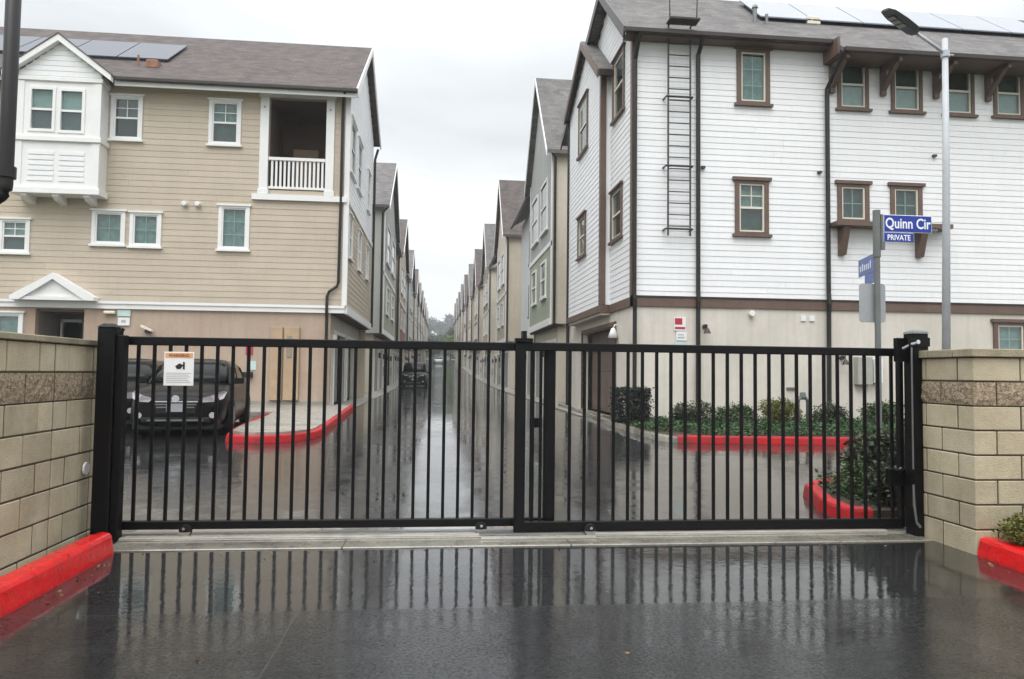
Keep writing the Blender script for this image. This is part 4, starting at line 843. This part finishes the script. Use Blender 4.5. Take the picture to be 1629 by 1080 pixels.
# ------------------------------------------------------------------ street name sign and street lamp
k = 8.6/9.0
def sc(x, z): return x*k, 1.45 + (z-1.45)*k
sx_, _ = sc(5.795, 0)
SP = thing('street_sign', 'blue street name sign on a grey pole above the shrub island', 'sign', (sx_, 8.6, .1))
zt = sc(0, 3.67)[1]
MB().tube([(sx_, 8.6, .1), (sx_, 8.6, zt)], .036, 12).build('pole', 'pole_grey', SP, smooth=False)
MB().tube([(sx_, 8.6, sc(0,3.05)[1]), (sx_, 8.6, zt+.005)], .046, 12).build('pole_sleeve', 'pole_grey', SP)
TS = T_front(8.57); x0, z1 = sc(5.865, 3.615); x1, z0 = sc(6.55, 3.38)
MB().tb(TS, x0, x1, z0, z1, 0, .012).build('name_plate', 'sign_white', SP, bevel=.003); MB().tb(TS, x0+.008, x1-.008, z0+.008, z1-.008, .012, .0145).build('name_face', 'sign_blue', SP)
lettering('lettering', 'Quinn Cir', .185, 'letter_white', SP, ((x0+x1)/2, 8.5545, z0+.055), (R(90), 0, 0), .0032, .0006, 'CENTER', .80)
xa, za = sc(6.29, 3.25); 
MB().tb(TS, x0, xa, za, z0-.004, 0, .012).build('private_plate', 'sign_white', SP, bevel=.003); MB().tb(TS, x0+.005, xa-.005, za+.005, z0-.008, .012, .0145).build('private_face', 'sign_blue', SP)
lettering('lettering', 'PRIVATE', .098, 'letter_white', SP, ((x0+xa)/2, 8.5545, za+.025), (R(90), 0, 0), .0018, .0006, 'CENTER', .86)
MB().box(x1, x1+.09, 8.57, 8.585, z0+.03, z0+.06).build('plate_stub', 'pole_grey', SP)
MB().box(x0-.03, x0+.02, 8.56, 8.60, za-.1, z1).build('plate_clamp', 'pole_grey', SP)
# second name plate, turned along the alley: its face looks towards -X
def turned(y, z0, z1, L, nm, m):
    d = Vector((.26, .96, 0)).normalized(); a = Vector((sx_-.02, 8.63, 0)); b_ = a + d*L; nn = Vector((d.y, -d.x, 0))*.006
    v = [(*(p+q).xy, z) for z in (z0, z1) for p, q in ((a, nn), (b_, nn), (b_, -nn), (a, -nn))]
    return MB().add(v, [(0,1,2,3),(4,7,6,5),(0,4,5,1),(1,5,6,2),(2,6,7,3),(3,7,4,0)]).build(nm, m, SP)
turned(0, 2.80, 3.03, .62, 'cross_plate', 'sign_blue_pale'); turned(0, 2.66, 2.795, .36, 'cross_private_plate', 'sign_blue_pale')
d = Vector((.26, .96, 0)).normalized()
for i in range(6):   # worn, unreadable strokes on the cross plate
    a = Vector((sx_-.02, 8.63, 0)) + d*(.10+i*.08); nn = Vector((-d.y, d.x, 0))
    nn = nn if nn.x < 0 else -nn
    p = a + nn*.0075; q = p + d*.04; h = .10 if i in (0, 4) else .075
    MB().add([(*p.xy, 2.86), (*q.xy, 2.86), (*q.xy, 2.86+h), (*p.xy, 2.86+h), (*(p+nn*.002).xy, 2.86), (*(q+nn*.002).xy, 2.86), (*(q+nn*.002).xy, 2.86+h), (*(p+nn*.002).xy, 2.86+h)], [(0,3,2,1),(4,5,6,7),(0,1,5,4),(1,2,6,5),(2,3,7,6),(3,0,4,7)]).build('worn_letter', 'letter_white', SP)
(x0, z1), (x1, z0) = sc(5.575, 2.70), sc(5.945, 2.18)
b = MB(); pts = []
r_ = .04
for cx_, cz_, a0 in ((x1-r_, z1-r_, 0), (x0+r_, z1-r_, 90), (x0+r_, z0+r_, 180), (x1-r_, z0+r_, 270)): pts += [(cx_+r_*math.cos(R(a0+t)), cz_+r_*math.sin(R(a0+t))) for t in (0, 30, 60, 90)]
b.prism(T_front(8.66), pts, 0, .006).build('sign_back_plate', 'sign_back', SP)
k = 14.8/14.0
LP = thing('street_lamp', 'tall pale street lamp with slanted dark head before the white house', 'lamp', (10.6*k, 14.8, .2))
lx = 10.6*k; lz = 1.45 + (8.64-1.45)*k
MB().tube([(lx-.12, 14.8, .2), (lx-.02, 14.8, 6), (lx, 14.8, lz)], [.09, .075, .06], 12).build('pole', 'pole_white', LP, smooth=True)
MB().tube([(lx, 14.8, lz-.35), (lx-.3, 14.75, lz-.19), (lx-.82, 14.7, lz+.08)], .036, 10).build('arm', 'pole_white', LP, smooth=True)
MB().ring((lx, 14.8, lz-.35), 'z', .09, .09, .14, 12).tube([(lx+.05, 14.8, lz-.36), (lx+.2, 14.8, lz-.36)], .02, 8).build('arm_clamp', 'pole_white', LP)
ax = Vector((-.86, -.12, .44)).normalized(); sd_ = Vector((0, 1, .3)).normalized(); sd_ = (sd_ - ax*sd_.dot(ax)).normalized(); nn = ax.cross(sd_); 
if nn.z < 0: nn = -nn
o0 = Vector((lx-.76, 14.7, lz+.05)); rings = []
for t, wd, h0, h1 in ((0, .09, -.06, .06), (.10, .15, -.07, .10), (.4, .18, -.06, .10), (.74, .18, -.045, .08), (.9, .13, -.03, .03)):
    p = o0 + ax*t; rings.append([tuple(p+sd_*wd+nn*h0), tuple(p+sd_*wd+nn*h1*.6), tuple(p+sd_*wd*.6+nn*h1), tuple(p-sd_*wd*.6+nn*h1), tuple(p-sd_*wd+nn*h1*.6), tuple(p-sd_*wd+nn*h0)])
hd = MB().loft(rings).build('lamp_head', 'lamp_head', LP)
for t in (.38, .52, .66): 
    p = o0 + ax*t - nn*.062
    v = [tuple(p+sd_*a*.14+ax*b_*.05+nn*c) for c in (0, -.012) for a, b_ in ((-1,-1),(1,-1),(1,1),(-1,1))]
    MB().add(v, [(0,1,2,3),(4,7,6,5),(0,4,5,1),(1,5,6,2),(2,6,7,3),(3,7,4,0)]).build('lens', 'lamp_lens_dark', hd)

# ------------------------------------------------------------------ cars
def car(name, label, group, kind, paint, loc, rz_, simple=False):
    C = thing(name, label, 'car', (0, 0, 0), group)
    if kind == 'sedan':
        L, W_, zb = 4.75, .92, .13
        top = [(0,.60),(.05,.70),(.2,.80),(.6,.90),(1.1,.97),(1.5,1.0),(2.2,.99),(3.0,1.0),(3.7,1.04),(4.3,1.08),(4.62,1.05),(4.75,.86)]
        roofb = (1.25, 4.15); rooft = (2.15, 3.15); zr = 1.47; hw0, hw1 = .80, .57
    else:
        L, W_, zb = 4.7, .94, .2
        top = [(0,.72),(.05,.88),(.2,.98),(.6,1.04),(1.1,1.08),(1.5,1.1),(2.2,1.1),(3.0,1.1),(3.7,1.1),(4.3,1.1),(4.62,1.08),(4.7,.95)]
        roofb = (1.35, 4.6); rooft = (2.0, 4.35); zr = 1.76; hw0, hw1 = .84, .68
    wid = {0:.66,.05:.76,.2:.84,.6:.90,1.1:.92,1.5:.92,2.2:.92,3.0:.92,3.7:.92,4.3:.90,4.62:.84,4.75:.74,4.7:.78}
    rings = []
    for y, zt in top:
        w = wid[y]*W_/.92; zc = zb + (.03 if y < .06 or y > 4.6 else 0)
        half = [(0, zc), (w*.86, zc), (w*.97, zc+.08), (w, zc+(zt-zc)*.5), (w*.985, zt-.10), (w*.90, zt-.015), (w*.5, zt+.02), (0, zt+.03)]
        rings.append([(x, y, z) for x, z in half] + [(-x, y, z) for x, z in half[-2:0:-1]])
    MB().loft(rings).build('body', paint, C, smooth=True, sub=1)
    zb_ = 1.0 if kind == 'sedan' else 1.08
    rr = []
    for t in (0, .25, .5, .75, .92, 1):
        e = t**1.0; y0 = roofb[0]+(rooft[0]-roofb[0])*e; y1 = roofb[1]+(rooft[1]-roofb[1])*e; hw = hw0+(hw1-hw0)*(t**1.4); z = zb_-.04+(zr-zb_+.04)*math.sin(t*math.pi/2)**.9
        n = 9; fr = [(-hw+2*hw*i/(n-1)) for i in range(n)]
        ring = [(x, y0 + .14*(abs(x)/hw)**2.4*(1-.3*t), z) for x in fr] + [(hw, y0+(y1-y0)*q, z) for q in (.3, .55, .8)] + [(x, y1 - .12*(abs(x)/hw)**2.4, z) for x in fr[::-1]] + [(-hw, y0+(y1-y0)*q, z) for q in (.8, .55, .3)]
        rr.append(ring)
    MB().loft(rr).build('cabin_glass', 'car_glass', C, smooth=True)
    # roof skin and pillars
    rs = []
    for f_, dz in ((1.03, -.05), (1.0, -.01), (.8, .025), (.4, .045)):
        cyr = (rooft[0]+rooft[1])/2; rs.append([(x*f_, cyr+(y-cyr)*f_, zr+dz) for x, y, z in rr[-1]])
    MB().loft(rs).build('roof', paint, C, smooth=True)
    for s_ in (-1, 1):
        for (ya, yb) in ((roofb[0]+.1, rooft[0]+.02), (2.55, 2.6), (roofb[1]-.1, rooft[1]-.02)):
            MB().tube([(s_*(hw0-.01), ya, zb_-.05), (s_*(hw0*.55+hw1*.45+.02), (ya+yb)/2, (zb_+zr)/2+.06), (s_*(hw1+.01), yb, zr-.03)], .035, 6).build('pillar', paint, C)
        MB().loft([[(s_*(.86+a*dx), 1.55+dy, 1.03+dz) for dy, dz in ((-.06,-.05),(.05,-.06),(.06,.06),(-.05,.07))] for a, dx in ((0,.1),(1,.1),(1,.2))]).build('mirror', paint, C, bevel=.01)
        for yw in (.92, L-.98):
            t_ = MB().ring((s_*(W_-.085), yw, .325), 'x', .325, .325, .20, 24).build('wheel', 'rubber', C)
            MB().ring((s_*(W_+.016), yw, .325), 'x', .21, .19, .012, 20).build('rim', 'galvanised', t_)
            MB().loft([[(s_*(W_-.03+dq), yw+r_*math.cos(R(a)), .325+r_*math.sin(R(a))) for r_, dq in ((.33,.0),(.37,.0),(.37,.045),(.33,.045))] for a in range(-10, 191, 20)]).build('arch', 'car_black', C)
        if not simple:
            pts = [(.40,.70,-.02),(.62,.76,.05),(.80,.84,.26),(.86,.82,.42),(.83,.70,.28),(.70,.64,.10),(.48,.63,.01)]
            dzk = 0 if kind == 'sedan' else .14
            MB().loft([[(s_*x*W_/.92, y+q, z+dzk) for x, z, y in pts] for q in (-.045, .06)]).build('headlight', 'lamp_lens', C, smooth=False)
            MB().ring((s_*.66, .03, .38), 'y', .06, .05, .06, 12).build('fog_lamp', 'lamp_lens', C)
    if not simple:
        dzk = 0 if kind == 'sedan' else .12
        g = MB().prism(T_front(.02), [(-.40,.66+dzk),(.40,.66+dzk),(.34,.42),(-.34,.42)], 0, .05).build('grille', 'rubber', C)
        for i, z in enumerate((.645, .59, .535)): MB().box(-.40+.03*i, .40-.03*i, -.05, -.03, z+dzk-.012, z+dzk+.012).build('grille_bar', 'chrome' if i == 0 else 'galvanised', g)
        MB().ring((0, -.055, .70+dzk), 'y', .07, .06, .03, 18).build('badge', 'chrome', C)
        MB().box(-.16, .16, -.062, -.05, .45, .61).build('number_plate', 'plate', C)
        MB().box(-.62, .62, -.02, .10, .24, .34).build('bumper_lip', 'rubber', C, bevel=.02)
        MB().box(-.5, .5, -.035, .0, .27, .30).build('bumper_trim', 'galvanised', C)
        MB().box(-.78, .78, .06, L-.1, .085, .3).build('underbody_shade', 'rubber', C, bevel=.03)  # dark box added so the gap below the car reads as shade
        for s_ in (-1, 1): MB().tube([(s_*.05-.25*(s_ < 0), 1.24, 1.0), (s_*.35, 1.28, 1.01), (s_*.6, 1.36, 1.03)], .008, 5).build('wiper', 'rubber', C)
    C.location = loc; turn(C, rz_); return C
gc = 'cars parked by the houses'
car('parked_car', 'black sedan facing the gate, seen behind the camera warning sign', gc, 'sedan', 'car_black', (-5.0, 14.6, rz(16.5)+.02), R(8))
car('parked_car', 'dark sedan mostly hidden by the gate post, beside the black sedan', gc, 'sedan', 'car_black', (-7.05, 15.9, rz(17)+.02), R(8))
car('parked_car', 'black sport utility vehicle parked along the alley', gc, 'suv', 'car_black', (-1.65, 53, rz(55)), 0)
car('parked_car', 'small white car far down the alley', gc, 'sedan', 'car_white', (.35, 165, rz(167)), 0, True)

# ------------------------------------------------------------------ planting
def blob(n, c, r, shell=.35, base=None):
    u = rng.normal(size=(n, 3)); u /= np.linalg.norm(u, axis=1)[:, None]; q = (shell + (1-shell)*rng.random(n)**.5)[:, None]
    p = u*q*np.array(r)[None, :]*(1+.12*np.sin(u[:, :1]*7+u[:, 1:2]*5)) + np.array(c)[None, :]
    if base is not None: p = p[p[:, 2] > base]
    return p
def shrub(name, label, c, r, n, size, m, group=None, box=False, base=None):
    H = thing(name, label, 'shrub', (c[0], c[1], base if base is not None else c[2]-r[2]), group)
    if box:
        p = rng.uniform(-1, 1, size=(n, 3)); ax = rng.integers(0, 3, n); sg_ = rng.choice([-1, 1], n); ok = rng.random(n) < .75
        p[np.arange(n)[ok], ax[ok]] = sg_[ok]*(1-.12*rng.random(ok.sum())); p = p*np.array(r)*(1+.05*rng.normal(size=(n,1))) + np.array(c)
    else:
        p = np.concatenate([blob(n//4, c, r, .3, base)] + [blob(n//8, (c[0]+random.uniform(-.6,.6)*r[0], c[1]+random.uniform(-.6,.6)*r[1], c[2]+random.uniform(-.2,.5)*r[2]), (r[0]*.5, r[1]*.5, r[2]*.6), .3, base) for _ in range(6)])
    leafmesh('foliage', p, size, m, H)
    st = MB()
    for _ in range(5): 
        a = random.uniform(0, 6.28); st.tube([(c[0], c[1], (base if base is not None else c[2]-r[2])-.02), (c[0]+.5*r[0]*math.cos(a), c[1]+.5*r[1]*math.sin(a), c[2]+.3*r[2])], [.02, .008], 5)
    st.build('stem', 'bark', H); return H
shrub('clipped_shrub', 'square clipped dark shrub at the garage corner of the white house', (4.72, 17.3, .68), (.38, .38, .42), 8000, .06, 'leaf_hedge', box=True, base=.2)
gs = 'shrubs in the bed before the white house'
for i, (x, y, h, m_, lb) in enumerate([(6.2,17.3,0.58,'leaf_dark','loose low shrub between the clipped shrub and the downspout'), (7.35,17.3,0.56,'leaf_green','rounded shrub at the foot of the middle downspout'), (7.0,16.6,0.35,'leaf_dark','small shrub in front of the rounded shrub at the downspout'), (8.35,16.9,0.66,'leaf_olive','olive bush beside the grey backflow pipe'), (9.7,17.0,0.61,'leaf_dark','dark bush between the backflow pipe and the far downspout'),
        (10.9,16.8,0.64,'leaf_green','leafy bush beyond the far downspout by the meter boxes'), (11.8,16.6,0.70,'leaf_dark','dark bush under the meter boxes'), (12.8,16.5,0.66,'leaf_green','bush behind the street sign pole before the white house')]):
    shrub('shrub', lb, (x, y, .2+h*.5), (.48, .42, h*.55), 3200, .06, m_, gs, base=.2)
# ground cover in that bed
n = 30000; gx = rng.uniform(4.5, 13.5, n); gy_ = rng.uniform(14.1, 18.3, n); ok = gy_ > np.where(gx < 5.6, 15.8-(gx-4.5)*1.4, 14.05)
gx, gy_ = gx[ok], gy_[ok]; gzv = .22 + rng.random(len(gx))*(.10+.14*np.abs(np.sin(gx*2.1)*np.cos(gy_*1.7+gx)))
tag(leafmesh('ground_cover', np.stack([gx, gy_, gzv], 1), .06, 'leaf_ground'), 'low green ground cover in the bed before the white house', 'plants', kind='stuff')
gi = 'shrubs on the island behind the gate'
for x, y, h, rx, m_, sz, n, lb in ((5.2,7.75,.72,.5,'leaf_dark',.06,9000,'tall dark shrub on the island right behind the gate end'), (4.8,7.8,.42,.3,'leaf_green',.05,4000,'low green shrub at the red kerb tip of the island'), (6.1,8.1,.75,.6,'leaf_dark',.065,7500,'dark shrub around the street sign pole'), (4.85,7.2,.42,.33,'leaf_dark',.05,4000,'small dark shrub next to the gate guide post')):
    shrub('shrub', lb, (x, y, .1+h*.5), (rx, rx*.9, h*.52), n, sz, m_, gi, base=.1)
shrub('shrub', 'yellow green shrub in the planter by the corner of the block wall', (4.80, 5.30, .24), (.36, .24, .18), 6500, .032, 'leaf_olive', base=.1)
n = 5000; gx = rng.uniform(4.4, 9, n); gy_ = rng.uniform(7.1, 8.8, n); ok = (gx > 4.75) | (gy_ < 8.1); gx, gy_ = gx[ok], gy_[ok]
tag(leafmesh('ground_cover', np.stack([gx, gy_, .11+rng.random(len(gx))*.14], 1), .06, 'leaf_ground'), 'low green plants covering the island behind the gate', 'plants', kind='stuff')
bf = thing('backflow_pipe', 'grey backflow valve pipe standing among the shrubs', 'pipe', (8.55, 16.2, .2))
MB().tube([(8.42, 16.2, .2), (8.42, 16.2, .85), (8.47, 16.2, .95), (8.62, 16.2, .95), (8.67, 16.2, .85), (8.67, 16.2, .2)], .045, 8).build('pipe', 'backflow', bf, smooth=True)
MB().ring((8.545, 16.2, 1.02), 'z', .08, .06, .12, 10).build('valve', 'backflow', bf)

# ------------------------------------------------------------------ trees and hill at the end of the alley
def tree(label, x, y, h, r, m_, n, size, group='trees at the end of the alley'):
    zb = gz(y) if y > 300 else rz(y); Tt = thing('tree', label, 'tree', (x, y, zb), group)
    tb_ = MB().tube([(x, y, zb-.5), (x+.1*r, y, zb+h*.3), (x-.05*r, y, zb+h*.7)], [.05*h*.7, .03*h, .012*h], 7)
    for _ in range(5):
        a = random.uniform(0, 6.28); tb_.tube([(x, y, zb+h*random.uniform(.25,.5)), (x+.6*r*math.cos(a), y+.6*r*math.sin(a), zb+h*random.uniform(.6,.8))], [.016*h, .006*h], 5)
    tb_.build('trunk', 'bark', Tt)
    P_ = [blob(n//9, (x+random.uniform(-.55,.55)*r, y+random.uniform(-.55,.55)*r, zb+h*random.uniform(.45,.82)), (r*.5, r*.5, h*.18), .2) for _ in range(9)]
    leafmesh('crown', np.concatenate(P_), size, m_, Tt, flat=.6, aspect=.8)
for a in (('bright green tree at the end of the alley', 4.2, 236, 8.5, 3.0, 'leaf_far_bright', 1800, .55),
          ('olive tree to the left of the bright green tree at the alley end', -1.5, 244, 8, 3.6, 'leaf_far', 1800, .55),
          ('grey green tree at the far left end of the alley', -5.8, 252, 10, 3.4, 'leaf_far', 1600, .6),
          ('dark tree behind the bright green tree', 7.5, 262, 13, 4.5, 'leaf_far', 1800, .7),
          ('round tree low on the slope behind the alley end', 0.5, 300, 10, 6, 'leaf_far', 1700, .9)): tree(*a)
for i, (x, y, h, r_, lb) in enumerate([(-16,560,16,9,'hazy tree at the left on the hill crest'), (-6,575,19,8,'second hazy tree from the left on the hill crest'), (3,560,15,8,'hazy tree in the middle of the hill crest'), (12,580,22,8,'tallest hazy tree on the hill crest'), (20,565,17,9,'hazy tree at the right on the hill crest'), (-10,470,11,8,'hazy tree halfway up the slope, left of the other one'), (8,450,12,8,'hazy tree halfway up the slope, right of the other one')]):
    tree(lb, x, y, h, r_, 'leaf_haze', 900, 1.6, 'trees on the hill')
n = 9000; wx = rng.uniform(-34, 40, n); wy = rng.uniform(285, 575, n); wz = np.array([gz(v) for v in wy]) + rng.random(n)**.7*(3+5*np.abs(np.sin(wx*.35+wy*.05)*np.cos(wy*.11)))
tag(leafmesh('hillside_wood', np.stack([wx, wy, wz], 1), 2.0, 'leaf_haze', flat=.6, aspect=.8), 'grey green wood covering the hillside beyond the alley', 'wood', kind='stuff')
n = 110; lx_ = np.concatenate([-2.46+np.abs(rng.normal(0, .07, 45)), 4.36-np.abs(rng.normal(0, .08, 20)), rng.uniform(-2.3, 4.3, 45)]); ly_ = np.concatenate([rng.uniform(3.2, 6.0, 45), rng.uniform(3.5, 5.5, 20), np.where(rng.random(45) < .6, 6.05-np.abs(rng.normal(0, .06, 45)), rng.uniform(3, 6, 45))])
tag(leafmesh('leaf_litter', np.stack([lx_, ly_, np.full(n, .006)], 1), .026, 'leaf_dead', flat=.02), 'scattered wet brown leaf bits along the kerbs and gate sill', 'litter', kind='stuff')
#@@HAZE
hz = MB().box(-60, 60, -40, 700, -1.2, 70).build('haze', None); hz['kind'] = 'stuff'; hz['label'] = 'thin drizzle haze over the alley'
hm = bpy.data.materials.new('haze_volume'); hm.use_nodes = True; t = hm.node_tree; t.nodes.clear(); o_ = t.nodes.new('ShaderNodeOutputMaterial'); pv = t.nodes.new('ShaderNodeVolumePrincipled')
pv.inputs['Color'].default_value = (.93, .95, .97, 1); pv.inputs['Density'].default_value = .0008; t.links.new(pv.outputs[0], o_.inputs['Volume']); hz.data.materials.append(hm)
